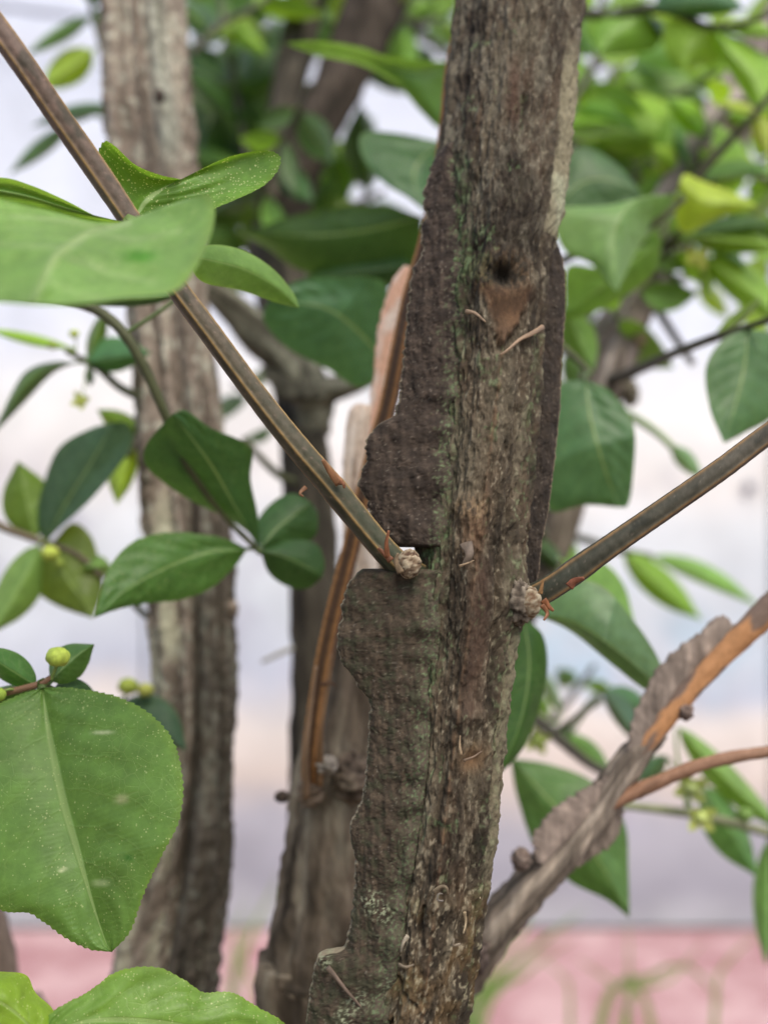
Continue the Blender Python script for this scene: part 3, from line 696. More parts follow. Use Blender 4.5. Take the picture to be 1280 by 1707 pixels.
# leaves at the node of the left twig (in front of and behind it)
lpet = P(216, 367, 0.181)
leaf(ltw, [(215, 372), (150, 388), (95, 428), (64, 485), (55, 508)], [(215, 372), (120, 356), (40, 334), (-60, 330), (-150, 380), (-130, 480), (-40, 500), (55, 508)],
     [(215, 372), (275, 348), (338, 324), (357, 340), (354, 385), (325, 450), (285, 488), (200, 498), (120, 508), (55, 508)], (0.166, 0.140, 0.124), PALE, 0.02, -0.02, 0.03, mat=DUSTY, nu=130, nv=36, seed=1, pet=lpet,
     label='large blurred leaf crossing in front of the twig', spots=[(232, 427, 28, 10, (0.075, 0.27, 0.015))], veins=[([(215, 372), (150, 388), (95, 428), (64, 485), (55, 508)], 6, (0.30, 0.45, 0.19)), ([(175, 380), (100, 366), (20, 360)], 4, (0.24, 0.39, 0.14)), ([(112, 412), (30, 410), (-40, 400)], 4, (0.23, 0.38, 0.13)), ([(150, 388), (225, 400), (300, 385)], 5, (0.23, 0.38, 0.13)), ([(100, 424), (180, 455), (260, 470)], 5, (0.23, 0.38, 0.13)), ([(74, 465), (130, 490), (170, 497)], 5, (0.22, 0.37, 0.12))])  # the green spot paints a small hole-shadow into the blade colour
leaf(ltw, [(222, 372), (240, 340), (268, 317), (302, 299)], [(222, 372), (190, 322), (163, 274), (172, 238), (190, 242), (225, 274), (265, 291), (302, 299)],
     [(222, 372), (300, 368), (385, 336), (440, 309), (466, 278), (462, 256), (430, 252), (375, 264), (302, 299)], (0.186, 0.189, 0.192), GREEN, -0.03, 0.02, 0.02, mat=POLLEN, nu=150, nv=18, serr=2.6, seed=2, pet=lpet, pucker=0.5,
     label='pollen-dusted leaf folded like a saddle behind the twig')
leaf(ltw, [(215, 372), (130, 352), (40, 326), (-60, 310)], [(215, 372), (150, 372), (60, 372), (-60, 310)], [(215, 372), (165, 362), (110, 334), (50, 308), (0, 296), (-60, 310)], (0.178, 0.170), PALE, 0.02, 0.0, 0.02, mat=DUSTY, nu=60, nv=10, seed=3, pet=lpet)
leaf(ltw, [(310, 425), (400, 446), (460, 478), (499, 514)], [(310, 425), (350, 408), (405, 417), (455, 448), (490, 490), (499, 514)], [(310, 425), (335, 468), (400, 484), (460, 504), (499, 514)], (0.196, 0.222), PALE, 0.02, 0.02, 0.0, nu=50, seed=4, pet=P(290, 470, 0.184))

# ------------------------------------------------------------------ left pale stem
SG = 'stems of the winged shrub'
lst = thing('shrub_stem', 'pale grey lichen-streaked stem standing left of the central stem', 'stem', None, SG)
LR = [(-600, 170, 300), (0, 180, 306), (150, 188, 318), (260, 200, 330), (400, 214, 340), (520, 226, 346), (620, 236, 362), (700, 240, 372), (850, 250, 384), (960, 262, 390), (1060, 266, 392), (1200, 268, 392), (1300, 262, 390), (1400, 238, 388),
      (1500, 222, 381), (1600, 204, 368), (1700, 190, 355), (2200, 230, 380), (5300, 480, 620)]
ys = np.concatenate([seglen(-600, -20, 30), seglen(-20, 1730, 4), seglen(1730, 5250, 110)])
xl, xr = rows_at(LR, ys, 30); dL = np.interp(ys, [-600, 0, 900, 1700, 5300], [0.37, 0.345, 0.318, 0.300, 0.26])
NA = 120; th = np.linspace(0, 2 * np.pi, NA, endpoint=False); TH, YS = np.meshgrid(th, ys); U = TH / (2 * np.pi)
ra = (xr - xl) / 2 * dL / K; tl = (np.cos(TH) + 1) / 2; frt = np.sin(TH) > 0
D = ra[:, None] * (0.10 * fbm(U * 10, YS / 400, 3, 601, 10) + 0.09 * fbm(U * 24, YS / 150, 3, 611, 24, 0.6) + 0.10 * fbm(U * 40, YS / 22, 3, 615, 40))
xg = np.interp(YS, [0, 300, 800, 1000, 1400, 1700], [0.45, 0.48, 0.52, 0.55, 0.5, 0.4])
D -= ra[:, None] * 0.55 * np.exp(-((tl - xg - 0.05) / 0.10) ** 2) * frt * np.interp(YS, [0, 600, 900, 1700], [0.4, 0.4, 1, 1])
D += ra[:, None] * 0.30 * np.exp(-((tl - 0.12) / 0.1) ** 2) * frt
D -= ra[:, None] * 0.30 * np.exp(-((tl - 0.33) / 0.05) ** 2) * frt
D -= ra[:, None] * 0.16 * sstep(0.05, 0.4, fbm(U * 22, YS / 500, 3, 641, 22))
G = P((xl + xr) / 2, ys, dL)[:, None, :] + (ra[:, None] + D)[..., None] * (np.cos(TH)[..., None] * np.array([1., 0, 0]) - np.sin(TH)[..., None] * np.array([0, 1., 0]))
n1 = fbm(U * 14, YS / 170, 4, 621, 14, 0.65); n2 = fbm(U * 34, YS / 26, 4, 631, 34, 0.65)
col = np.zeros(G.shape) + np.array([0.22, 0.18, 0.145])
col = mix(col, [0.12, 0.096, 0.072], sstep(0.0, 0.4, -n1 + 0.4 * n2) * 0.8); col = mix(col, [0.36, 0.32, 0.25], sstep(0.0, 0.4, n1 + 0.8 * n2) * 0.85); col = mix(col, [0.40, 0.41, 0.34], sstep(0.22, 0.45, n2 + 0.4 * n1) * 0.6)
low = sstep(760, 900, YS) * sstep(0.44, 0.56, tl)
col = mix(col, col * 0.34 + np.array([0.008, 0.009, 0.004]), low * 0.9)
fur = fbm(U * 22, YS / 500, 3, 641, 22); col = mix(col, col * 0.5, sstep(0.08, 0.4, fur) * 0.8)
col = col * np.array([0.92, 0.92, 0.90])
col = mix(col, [0.36, 0.36, 0.25], sstep(780, 900, YS) * np.exp(-((tl - 0.2) / 0.16) ** 2) * sstep(-0.2, 0.3, n1) * 0.8)
col = mix(col, [0.34, 0.37, 0.30], (1 - sstep(240, 330, YS)) * np.exp(-((tl - 0.72) / 0.12) ** 2) * 0.6)
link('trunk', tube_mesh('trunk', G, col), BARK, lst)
lump('knot', 266, 160, 0.322, 9, 12, lst, [(0.07, 0.055, 0.045), (0.1, 0.08, 0.06), (0.03, 0.02, 0.02)], 11)
lump('knot', 186, 208, 0.340, 14, 22, lst, [(0.15, 0.11, 0.09), (0.2, 0.16, 0.13), (0.07, 0.05, 0.04)], 12)
tube('side_twig', [(300, 1075, .315, 6), (262, 1040, .32, 6), (232, 1016, .325, 6), (205, 985, .33, 5)], 14, 8, TWIG, lst, STEMC)
lump('knot', 388, 1015, 0.312, 10, 14, lst, [(0.22, 0.17, 0.12), (0.3, 0.25, 0.2), (0.1, 0.08, 0.06)], 13)

# ------------------------------------------------------------------ rear broken stem with the orange shoot
bst = thing('shrub_stem', 'broken greyish stem just behind the central stem, with an orange-ridged shoot', 'stem', None, SG)
BC = bark_col((0.060, 0.045, 0.030), (0.135, 0.105, 0.074), (0.25, 0.21, 0.15), 3)
tube('trunk', to_ground([(522, 1760, .262, 86), (530, 1640, .262, 82), (541, 1500, .264, 76), (552, 1370, .266, 72), (560, 1280, .268, 66), (584, 1150, .27, 50), (600, 1050, .272, 44), (612, 950, .274, 40), (618, 880, .276, 34)], 560, .25, 120), 420, 72, FARBARK, bst, BC, bark_disp(3, 1.0, 7, 14))
lump('knot', 588, 1296, .256, 34, 40, bst, [(0.11, 0.08, 0.06), (0.22, 0.17, 0.12), (0.05, 0.04, 0.03)], 21, 0.5)
lump('knot', 517, 1318, .2545, 20, 26, bst, [(0.15, 0.105, 0.07), (0.24, 0.18, 0.13), (0.07, 0.05, 0.035)], 24, 0.4)
lump('knot', 470, 1328, .262, 12, 9, bst, [(0.07, 0.05, 0.04), (0.1, 0.08, 0.06), (0.03, 0.03, 0.02)], 22, 0.4)
lump('knot', 545, 1275, .250, 16, 14, bst, [(0.3, 0.25, 0.2), (0.42, 0.38, 0.32), (0.12, 0.1, 0.08)], 23, 0.5)
def splint(TH, S, t, R):
    n = fbm(TH / (2 * np.pi) * 10, S * 60, 3, 701, 10); n2 = fbm(TH / (2 * np.pi) * 20, S * 300, 3, 707, 20)
    c = np.zeros(TH.shape + (3,)) + np.array([0.68, 0.54, 0.41]); c = mix(c, [0.82, 0.72, 0.60], sstep(0, .4, n)); c = mix(c, [0.26, 0.18, 0.13], sstep(0.12, .5, -n + .4 * n2)); return c
tube('wood_splinter', [(612, 1010, .262, 26), (602, 930, .262, 26), (594, 850, .262, 22), (591, 790, .262, 20), (597, 730, .262, 22), (602, 690, .262, 21), (604, 674, .262, 12)], 120, 26, TWIG, bst, splint, bark_disp(31, 0.9, 7, 30), 0.5)
def rawpink(TH, S, t, R):
    n = fbm(TH / (2 * np.pi) * 6, S * 90, 3, 711, 6); c = np.zeros(TH.shape + (3,)) + np.array([0.78, 0.46, 0.30])
    return mix(c, [0.86, 0.70, 0.56], sstep(-.1, .4, n))
tube('wood_splinter', [(624, 800, .262, 14), (631, 700, .262, 16), (642, 620, .262, 18), (652, 560, .262, 21), (662, 510, .262, 20), (671, 470, .262, 15), (680, 444, .262, 6)], 90, 24, TWIG, bst, rawpink, bark_disp(32, 1.2, 5, 60), 0.5)
SHC = twig_col((0.085, 0.045, 0.024), (0.055, 0.034, 0.021), (0.42, 0.205, 0.072), math.radians(62), 0.26, 5)
sh, SH, _ = tube('shoot', [(528, 1372, .266, 8), (520, 1325, .258, 12), (518, 1270, .2510, 14), (525, 1200, .249, 14), (539, 1110, .248, 14), (558, 1020, .247, 14), (581, 930, .246, 14), (603, 840, .245, 14), (626, 750, .245, 14.5), (646, 680, .245, 14), (664, 590, .245, 13.5), (682, 500, .246, 12.5),
     (706, 420, .247, 13), (729, 320, .248, 13), (746, 215, .249, 14), (754, 130, .250, 14), (768, 40, .252, 12), (780, -60, .254, 12), (800, -250, .258, 11)], 500, 40, TWIG, bst, SHC, twig_disp(math.radians(62), 0.3, 0.25, 5))
scale_bit(sh, [(536, 1142, .243), (550, 1138, .242), (560, 1144, .243)], 4, (0.13, 0.07, 0.04), 'node_ring')
scale_bit(sh, [(510, 1330, .2515), (511, 1250, .2455), (517, 1190, .2445), (528, 1110, .244)], 6, (0.26, 0.17, 0.105), 'bark_strip', 0.5, 30)
scale_bit(sh, [(533, 1310, .2515), (535, 1220, .2445), (545, 1150, .243), (552, 1090, .243)], 5, (0.26, 0.15, 0.075), 'bark_strip', 0.5, 30)

# ------------------------------------------------------------------ far dark forked stem
rst = thing('shrub_stem', 'dark blurred stem in the rear that forks towards the top', 'stem', None, SG)
RC = bark_col((0.022, 0.020, 0.014), (0.045, 0.038, 0.027), (0.075, 0.066, 0.048), 5)
tube('trunk', to_ground([(538, 1720, .345, 58), (534, 1400, .35, 52), (530, 1100, .36, 44), (520, 900, .37, 42), (508, 760, .38, 40), (494, 640, .40, 40), (474, 500, .44, 44), (462, 400, .47, 50)], 600, .29, 80), 200, 36, FARBARK, rst, RC, bark_disp(5, 0.8, 6, 10))
tube('fork', [(470, 480, .45, 34), (458, 400, .47, 28), (460, 300, .48, 27), (474, 180, .49, 28), (500, 60, .51, 29), (520, -40, .52, 30), (560, -260, .56, 30)], 80, 28, FARBARK, rst, bark_col((0.022, 0.020, 0.014), (0.050, 0.043, 0.031), (0.085, 0.076, 0.058), 6), bark_disp(6, 0.8, 6, 12))
tube('fork', [(466, 490, .45, 36), (472, 390, .47, 34), (500, 290, .48, 34), (545, 180, .49, 38), (600, 70, .50, 44), (640, -30, .51, 50), (730, -260, .55, 50)], 80, 32, FARBARK, rst, bark_col((0.020, 0.016, 0.011), (0.045, 0.035, 0.026), (0.075, 0.06, 0.046), 7), bark_disp(7, 0.8, 6, 12))
tube('limb', [(515, 720, .385, 34), (520, 660, .38, 34), (480, 600, .375, 36), (430, 555, .37, 32), (385, 510, .365, 24), (335, 470, .36, 18), (280, 420, .36, 14)], 80, 28, FARBARK, rst, bark_col((0.075, 0.07, 0.05), (0.15, 0.145, 0.105), (0.27, 0.27, 0.20), 8), bark_disp(8, 0.8, 6, 14))
WL = [(545, 420, 480), (560, 412, 490), (585, 432, 505), (600, 440, 510), (625, 436, 520), (645, 452, 530), (668, 462, 535)]
wing('cork_wing', WL, rst, 0.003, lambda y: y * 0 + 0.372, 5.0, 9, base=(0.085, 0.082, 0.06), rim=(0.2, 0.19, 0.14), mat=FARBARK, step=3, nang=60, smooth=5)
tube('limb', [(510, 665, .378, 30), (545, 650, .375, 24), (590, 640, .37, 16), (625, 632, .368, 8)], 30, 16, FARBARK, rst, bark_col((0.075, 0.07, 0.05), (0.15, 0.145, 0.105), (0.27, 0.27, 0.20), 8), bark_disp(8, 0.8, 6, 14))
tube('side_twig', [(500, 1075, .358, 4), (470, 1088, .356, 4), (436, 1104, .354, 3)], 14, 8, TWIG, rst, twig_col((0.3, 0.29, 0.24), (0.3, 0.29, 0.24), None, 0))
tube('side_twig', [(520, 810, .372, 7), (470, 795, .365, 7), (430, 758, .36, 6), (405, 730, .36, 5)], 20, 8, TWIG, rst, STEMC)

# ------------------------------------------------------------------ right rear branch (upper) and right lower branch
ub = thing('shrub_stem', 'pale blurred branch leaning to the upper right corner behind the leaves', 'stem', None, SG)
UC = bark_col((0.10, 0.08, 0.065), (0.23, 0.19, 0.165), (0.42, 0.37, 0.33), 9)
tube('trunk', to_ground([(690, 1720, .34, 28), (730, 1500, .345, 27), (790, 1250, .355, 27), (860, 1040, .365, 27), (925, 900, .375, 28), (962, 770, .385, 30), (1003, 640, .395, 40), (1045, 520, .41, 40), (1105, 385, .43, 40), (1180, 250, .45, 46), (1260, 130, .47, 50), (1340, 10, .49, 52), (1460, -160, .52, 52)], 660, .29, 40), 160, 36, FARBARK, ub,
     lambda TH, S, t, R: mix(bark_col((0.05, 0.04, 0.03), (0.11, 0.09, 0.065), (0.19, 0.16, 0.12), 10)(TH, S, t, R), np.array([1., 1, 1]), 0 * t) * (1 - sstep(0.80, 0.88, t))[..., None] + UC(TH, S, t, R) * sstep(0.80, 0.88, t)[..., None], bark_disp(9, 0.9, 6, 14))
lump('knot', 1050, 655, .39, 14, 22, ub, [(0.13, 0.11, 0.08), (0.22, 0.2, 0.15), (0.07, 0.06, 0.04)], 41, 0.4)
lump('knot', 1064, 560, .395, 15, 17, ub, [(0.26, 0.2, 0.11), (0.36, 0.3, 0.18), (0.14, 0.1, 0.06)], 42, 0.4)
tube('side_twig', [(1060, 470, .41, 9), (1088, 505, .41, 8), (1120, 555, .41, 7), (1155, 608, .41, 6)], 20, 8, TWIG, ub, twig_col((0.10, 0.09, 0.075), (0.13, 0.12, 0.1), None, 0))

rb = thing('shrub_stem', 'scaly grey-brown branch with a flat wing rising to the right edge', 'branch', None, SG)
RBC = bark_col((0.09, 0.072, 0.055), (0.20, 0.165, 0.13), (0.38, 0.32, 0.255), 12)
tube('trunk', to_ground([(690, 2050, .272, 40), (722, 1760, .264, 36), (766, 1632, .258, 35), (805, 1572, .254, 36), (856, 1508, .252, 33), (910, 1450, .25, 30), (962, 1392, .249, 27), (1005, 1334, .248, 26), (1048, 1272, .247, 25), (1095, 1215, .246, 19)], 620, .26, 60), 260, 48, FARBARK, rb, RBC, bark_disp(12, 1.5, 11, 170))
ORC = lambda TH, S, t, R: mix(np.zeros(TH.shape + (3,)) + np.array([0.50, 0.255, 0.115]), [0.21, 0.15, 0.115], sstep(-0.02, 0.16, fbm(TH / (2 * np.pi) * 4, S * 70, 3, 731, 4) - 0.25 * np.sin(TH) + 0.12))
tube('limb', [(1040, 1282, .247, 18), (1090, 1222, .245, 17), (1150, 1150, .243, 17), (1205, 1092, .241, 18), (1260, 1035, .239, 21), (1320, 975, .237, 21), (1450, 850, .232, 20)], 120, 30, TWIG, rb, ORC, bark_disp(13, 0.7, 5, 30))
# wings of this branch: rows across its length are close to vertical slices in the picture
def pathwing(name, path, inner, outer, d, thick, parent, base, rim, seed, n=110, nang=60):
    """a cork plate between two outlines (px,py) that run along a branch"""
    a = crom(inner, n); b = crom(outer, n)
    b = b + (fbm(np.arange(n) / 4.0, np.arange(n) * 0 + .3, 4, 800 + seed, 0, .75) * 5.5)[:, None] * (b - a) / (np.linalg.norm(b - a, axis=1, keepdims=True) + 1e-6)
    ph = np.linspace(0, 2 * np.pi, nang, endpoint=False); cs = np.cos(ph); Z = np.sign(np.sin(ph)) * (1 - np.abs(cs) ** 4) ** .25
    f = (1 - cs) / 2
    xy = a[:, None, :] + (b - a)[:, None, :] * f[None, :, None]
    N1, N2 = np.meshgrid(ph, np.arange(n))
    W = P(xy[..., 0], xy[..., 1], np.full(xy.shape[:2], d))
    W[..., 1] -= Z[None, :] * thick * (1 - 0.4 * f[None, :] ** 2) + 0.00018 * fbm(xy[..., 0] / 30, xy[..., 1] / 30, 4, 810 + seed, 0, .6)
    nn = 0.45 * fbm((xy[..., 0] + xy[..., 1]) / 45, (xy[..., 0] - xy[..., 1]) / 30, 4, 820 + seed, 0, .6)
    col = np.zeros(W.shape) + np.array(base); col = mix(col, np.array(base) * 1.5, sstep(0, .4, nn)); col = mix(col, np.array(base) * .6, sstep(0.05, .4, -nn))
    col = mix(col, rim, np.broadcast_to(sstep(.93, .99, f)[None, :], nn.shape) * .7)
    return link(name, tube_mesh(name, W, col), FARBARK, parent)
pathwing('cork_wing', None, [(1046, 1275), (1085, 1225), (1135, 1165), (1190, 1105), (1238, 1062)], [(1042, 1268), (1056, 1192), (1102, 1106), (1168, 1052), (1204, 1028), (1236, 1056)], .2445, .0009, rb, (0.25, 0.205, 0.17), (0.15, 0.12, 0.10), 1)
pathwing('cork_wing', None, [(905, 1440), (950, 1395), (990, 1345), (1020, 1300)], [(893, 1434), (889, 1392), (928, 1344), (974, 1314), (1010, 1292)], .246, .0009, rb, (0.25, 0.20, 0.165), (0.15, 0.12, 0.10), 2)
pathwing('cork_wing', None, [(915, 1445), (960, 1400), (1000, 1352), (1030, 1315)], [(925, 1475), (972, 1440), (1018, 1408), (1036, 1375), (1038, 1335)], .250, .0010, rb, (0.21, 0.17, 0.135), (0.16, 0.13, 0.105), 3)
lump('knot', 868, 1432, .245, 16, 18, rb, [(0.15, 0.11, 0.09), (0.2, 0.16, 0.13), (0.08, 0.06, 0.05)], 51, .4)
lump('knot', 1142, 1186, .242, 13, 14, rb, [(0.14, 0.1, 0.085), (0.2, 0.15, 0.12), (0.07, 0.05, 0.04)], 52, .4)
lump('knot', 790, 1590, .249, 26, 34, rb, [(0.075, 0.055, 0.045), (0.13, 0.1, 0.085), (0.04, 0.03, 0.025)], 53, .4)
tube('side_twig', [(1005, 1345, .247, 13), (1045, 1326, .246, 13), (1100, 1302, .244, 12), (1160, 1277, .242, 11), (1220, 1262, .24, 10.5), (1290, 1252, .238, 10), (1400, 1240, .235, 9)], 70, 16, TWIG, rb, twig_col((0.30, 0.165, 0.10), (0.26, 0.155, 0.10), None, 0, seed=4), bark_disp(14, 0.9, 4, 120))
# brown stem in the lower left corner
cs_ = thing('shrub_stem', 'brown stem showing only its edge in the lower left corner', 'stem', None, SG)
tube('trunk', to_ground([(60, 1860, .30, 62), (-15, 1720, .30, 60), (-42, 1600, .30, 60), (-80, 1450, .31, 58), (-150, 1250, .32, 52), (-260, 900, .34, 46), (-420, 300, .37, 40), (-560, -250, .39, 34)], 420, .27, 70), 120, 32, FARBARK, cs_, bark_col((0.10, 0.075, 0.06), (0.21, 0.165, 0.135), (0.3, 0.25, 0.2), 15), bark_disp(15, 0.8, 6, 14))

# ------------------------------------------------------------------ leafy twigs that can be told apart
# lower left: the big toothed leaf
t3, S3 = twig_thing('twig in the lower left with one big toothed leaf and a round yellow bud', [(-420, 1420, .235, 9), (-140, 1200, .213, 8), (-30, 1162, .207, 7), (30, 1150, .205, 6), (72, 1138, .2045, 5), (86, 1128, .2045, 4)], 40, twig_col((0.10, 0.11, 0.05), (0.22, 0.12, 0.07), None, 0))
leaf(t3, [(71, 1146), (84, 1230), (104, 1330), (130, 1420), (156, 1510), (176, 1568), (187, 1586)],
     [(71, 1146), (20, 1164), (-40, 1200), (-84, 1300), (-70, 1440), (-5, 1513), (48, 1522), (75, 1538), (110, 1563), (150, 1582), (187, 1587)],
     [(71, 1146), (130, 1148), (200, 1163), (256, 1195), (291, 1240), (305, 1305), (298, 1370), (268, 1430), (240, 1490), (217, 1552), (187, 1587)], (0.2045, 0.196, 0.190, 0.187), (0.120, 0.240, 0.052), -0.01, -0.02, -0.012, mat=SPECK, nu=220, nv=24, serr=3.2, seed=7, pucker=0.4,
     pet=P(72, 1140, .2045), label='big toothed leaf hanging tip down', spots=[(215, 1430, 8, 6, (0.05, 0.16, 0.02)), (172, 1221, 16, 3, (0.4, 0.5, 0.3)), (203, 1332, 10, 8, (0.32, 0.38, 0.2)), (105, 1450, 4, 4, (0.6, 0.68, 0.4)), (168, 1472, 14, 6, (0.3, 0.42, 0.2))])
sleaf(t3, (86, 1136, .206), (158, 1074, .212), 28, 30, MIDG, 5, 0.02, 0.02, seed=8, stem=S3, nu=60, serr=1.2)
sleaf(t3, (62, 1144, .206), (-40, 1080, .200), 22, 30, MIDG, 0, 0.02, 0.02, seed=9, stem=S3)
sleaf(t3, (55, 1148, .207), (-50, 1175, .205), 20, 16, MIDG, 0, 0.02, 0.02, seed=10, stem=S3)
sleaf(t3, (90, 1148, .209), (165, 1160, .215), 22, 10, DEEP, 0, 0.02, 0.02, seed=12, stem=S3)
bud(t3, 97, 1095, .203, 19, (0.40, 0.50, 0.075), P(86, 1132, .2045))
bud(t3, -4, 1158, .203, 14, (0.30, 0.42, 0.06), P(28, 1150, .205))
# bottom edge leaves
t4, S4 = twig_thing('twig below the frame with broad leaves along the bottom left edge', [(-500, 2300, .19, 8), (-200, 2050, .184, 7), (20, 1850, .180, 6), (75, 1745, .178, 5)], 40)
leaf(t4, [(70, 1735), (150, 1700), (290, 1706), (420, 1742), (540, 1800)], [(70, 1735), (85, 1690), (150, 1652), (195, 1620), (258, 1612), (305, 1632), (340, 1654), (385, 1654), (430, 1679), (480, 1712), (540, 1800)],
     [(70, 1735), (150, 1850), (300, 1890), (450, 1860), (540, 1800)], (0.179, 0.182, 0.190), (0.150, 0.285, 0.050), 0.02, -0.05, 0.0, mat=DUSTY, nu=150, nv=16, serr=2.0, seed=11, pet=P(75, 1745, .178), label='broad wavy leaf cut off by the bottom edge')
leaf(t4, [(80, 1745), (30, 1690), (-20, 1660), (-90, 1640)], [(80, 1745), (20, 1790), (-60, 1760), (-90, 1640)], [(80, 1745), (92, 1690), (60, 1655), (45, 1626), (10, 1620), (-40, 1622), (-90, 1640)], (0.178, 0.174), (0.24, 0.40, 0.045), 0.0, 0.04, 0.0, nu=60, nv=10, seed=13, pet=P(75, 1745, .178), mat=DUSTY)
# the curved dark twig with the dark leaves left of the centre
t2, S2 = twig_thing('arching dark twig with a spray of deep green leaves before the pale stem', [(-260, 640, .262, 9), (-60, 500, .252, 9), (60, 492, .246, 9), (150, 512, .243, 9), (200, 548, .242, 9), (240, 610, .243, 9), (275, 690, .245, 8), (310, 770, .250, 7), (365, 850, .257, 5), (430, 917, .262, 4.5)], 120)
sleaf(t2, (296, 492, .246), (112, 500, .24), 16, 18, DEEP, 0, .02, .02, seed=18, stem=S2)
leaf(t2, [(432, 917), (398, 855), (348, 768), (288, 690)], [(432, 917), (418, 892), (380, 864), (325, 838), (270, 802), (242, 772), (246, 738), (288, 690)], [(432, 917), (430, 860), (418, 800), (416, 745), (350, 712), (310, 684), (288, 690)], (0.262, 0.252, 0.240), DEEP, 0.02, 0.0, 0.0, nu=70, nv=10, seed=14, pet=P(430, 917, .262), label='deep green leaf pointing up and left')
leaf(t2, [(413, 915), (340, 922), (265, 952), (205, 988), (158, 1030)], [(413, 915), (390, 946), (350, 981), (300, 1000), (240, 1006), (190, 1018), (158, 1030)], [(413, 915), (375, 898), (325, 889), (270, 889), (222, 904), (182, 948), (158, 1030)], (0.262, 0.250, 0.238), MIDG, 0.02, 0.0, 0.0, mat=DUSTY, nu=90, nv=12, serr=1.2, seed=15, pet=P(430, 917, .262), label='oval leaf pointing left across the pale stem')
leaf(t2, [(433, 915), (462, 880), (495, 855), (520, 838)], [(433, 915), (430, 868), (458, 834), (490, 823), (520, 838)], [(433, 915), (480, 918), (524, 895), (530, 860), (520, 838)], (0.262, 0.272), DEEP, 0.02, 0.02, 0.0, nu=50, seed=16, pet=P(430, 917, .262))
leaf(t2, [(434, 918), (475, 928), (512, 945), (538, 962)], [(434, 918), (480, 900), (525, 905), (541, 935), (538, 962)], [(434, 918), (448, 955), (478, 977), (512, 981), (538, 962)], (0.2615, 0.266), DEEP, 0.02, 0.02, 0.0, nu=50, seed=17, pet=P(430, 917, .262))
# thin leaves on the left edge at mid height
t5, S5 = twig_thing('thin twig with narrow drooping leaves left of the arching dark twig', [(262, 668, .318, 8), (232, 660, .315, 8), (200, 645, .312, 7), (165, 615, .31, 6), (136, 598, .308, 5), (110, 585, .306, 4)], 40)
leaf(t5, [(132, 604), (85, 612), (35, 650), (-15, 730)], [(132, 604), (90, 622), (45, 668), (-15, 730)], [(132, 604), (90, 603), (50, 615), (25, 645), (-15, 730)], (.308, .30), (0.095, 0.185, 0.05), .02, .02, 0, seed=21, pet=S5[-6])
sleaf(t5, (118, 580, .306), (-30, 545, .30), 7, 12, LIME, 4, .02, .02, seed=22, stem=S5)
sleaf(t5, (140, 604, .308), (252, 588, .30), 36, 24, TEAL, 0, .02, .02, seed=23, stem=S5)
sleaf(t5, (148, 600, .308), (178, 512, .31), 14, 16, OLIVE, 0, .02, .02, seed=24, stem=S5)
sleaf(t5, (150, 612, .308), (152, 645, .306), 8, 10, DEEP, 0, .02, .02, seed=25, stem=S5)
bud(t5, 124, 556, .306, 8, (0.38, 0.47, 0.07), S5[-5]); flower(t5, 136, 668, .306, 16, (0.40, 0.47, 0.10), S5[-10])
bud(t5, 88, 576, .304, 8, (0.25, 0.35, 0.06), S5[-2])
# dark and olive leaves on the left edge
t6, S6 = twig_thing('twig on the left edge with olive leaves and small yellow buds', [(-300, 780, .33, 9), (-40, 862, .315, 8), (20, 885, .31, 7), (78, 905, .307, 6), (130, 925, .305, 5), (172, 962, .305, 5)], 50, twig_col((0.16, 0.12, 0.075), (0.12, 0.10, 0.06), None, 0))
leaf(t6, [(78, 905), (110, 840), (150, 775), (190, 704)], [(78, 905), (60, 872), (75, 800), (100, 745), (150, 715), (190, 704)], [(78, 905), (95, 885), (150, 835), (200, 775), (222, 735), (212, 705), (190, 704)], (.307, .292), (0.060, 0.125, 0.068), .03, -.02, .0, seed=26, pet=P(78, 905, .307), label='dark blue-green leaf folded along its midrib')
sleaf(t6, (60, 896, .308), (30, 768, .312), 42, 44, OLIVE, 0, .02, .02, seed=27, stem=S6)
leaf(t6, [(84, 908), (105, 950), (130, 990), (156, 1031)], [(84, 908), (120, 872), (150, 890), (165, 930), (172, 980), (156, 1031)], [(84, 908), (56, 940), (62, 985), (100, 1012), (156, 1031)], (.306, .300), (0.120, 0.190, 0.032), .02, .02, 0, seed=28, pet=P(84, 908, .306))
sleaf(t6, (66, 908, .306), (-20, 1060, .298), 36, 34, PALE, 6, .02, .02, seed=29, stem=S6)
sleaf(t6, (184, 942, .305), (138, 946, .302), 16, 18, PALE, 0, .02, .02, seed=30, stem=S6)
bud(t6, 84, 922, .300, 14, (0.42, 0.50, 0.08), P(80, 906, .306)); bud(t6, 98, 938, .302, 8, (0.26, 0.34, 0.06), P(95, 912, .306))
t7, S7 = twig_thing('short twig with lime leaves against the pale stem, above the oval leaf', [(262, 700, .322, 7), (240, 715, .32, 7), (222, 735, .318, 6), (215, 760, .316, 5)], 30)
sleaf(t7, (225, 745, .318), (196, 842, .31), 22, 26, LIME, -6, .02, .02, seed=31, stem=S7)
sleaf(t7, (236, 716, .318), (162, 682, .31), 26, 14, (0.24, 0.36, 0.06), 0, .02, .02, seed=32, stem=S7)
sleaf(t7, (238, 722, .318), (188, 716, .312), 12, 12, OLIVE, 0, .02, .02, seed=33, stem=S7)
t7b, S7b = twig_thing('dim leaf and two olive buds beside the pale stem, above the big toothed leaf', [(330, 1230, .312, 6), (280, 1200, .308, 6), (235, 1180, .3, 5), (200, 1172, .295, 4)], 30)
sleaf(t7b, (205, 1168, .296), (312, 1252, .285), 44, 20, (0.06, 0.125, 0.06), 0, .02, .02, seed=34, stem=S7b)
bud(t7b, 214, 1144, .292, 16, (0.27, 0.33, 0.05), P(205, 1170, .296)); bud(t7b, 243, 1150, .294, 13, (0.36, 0.38, 0.08), P(226, 1176, .298))
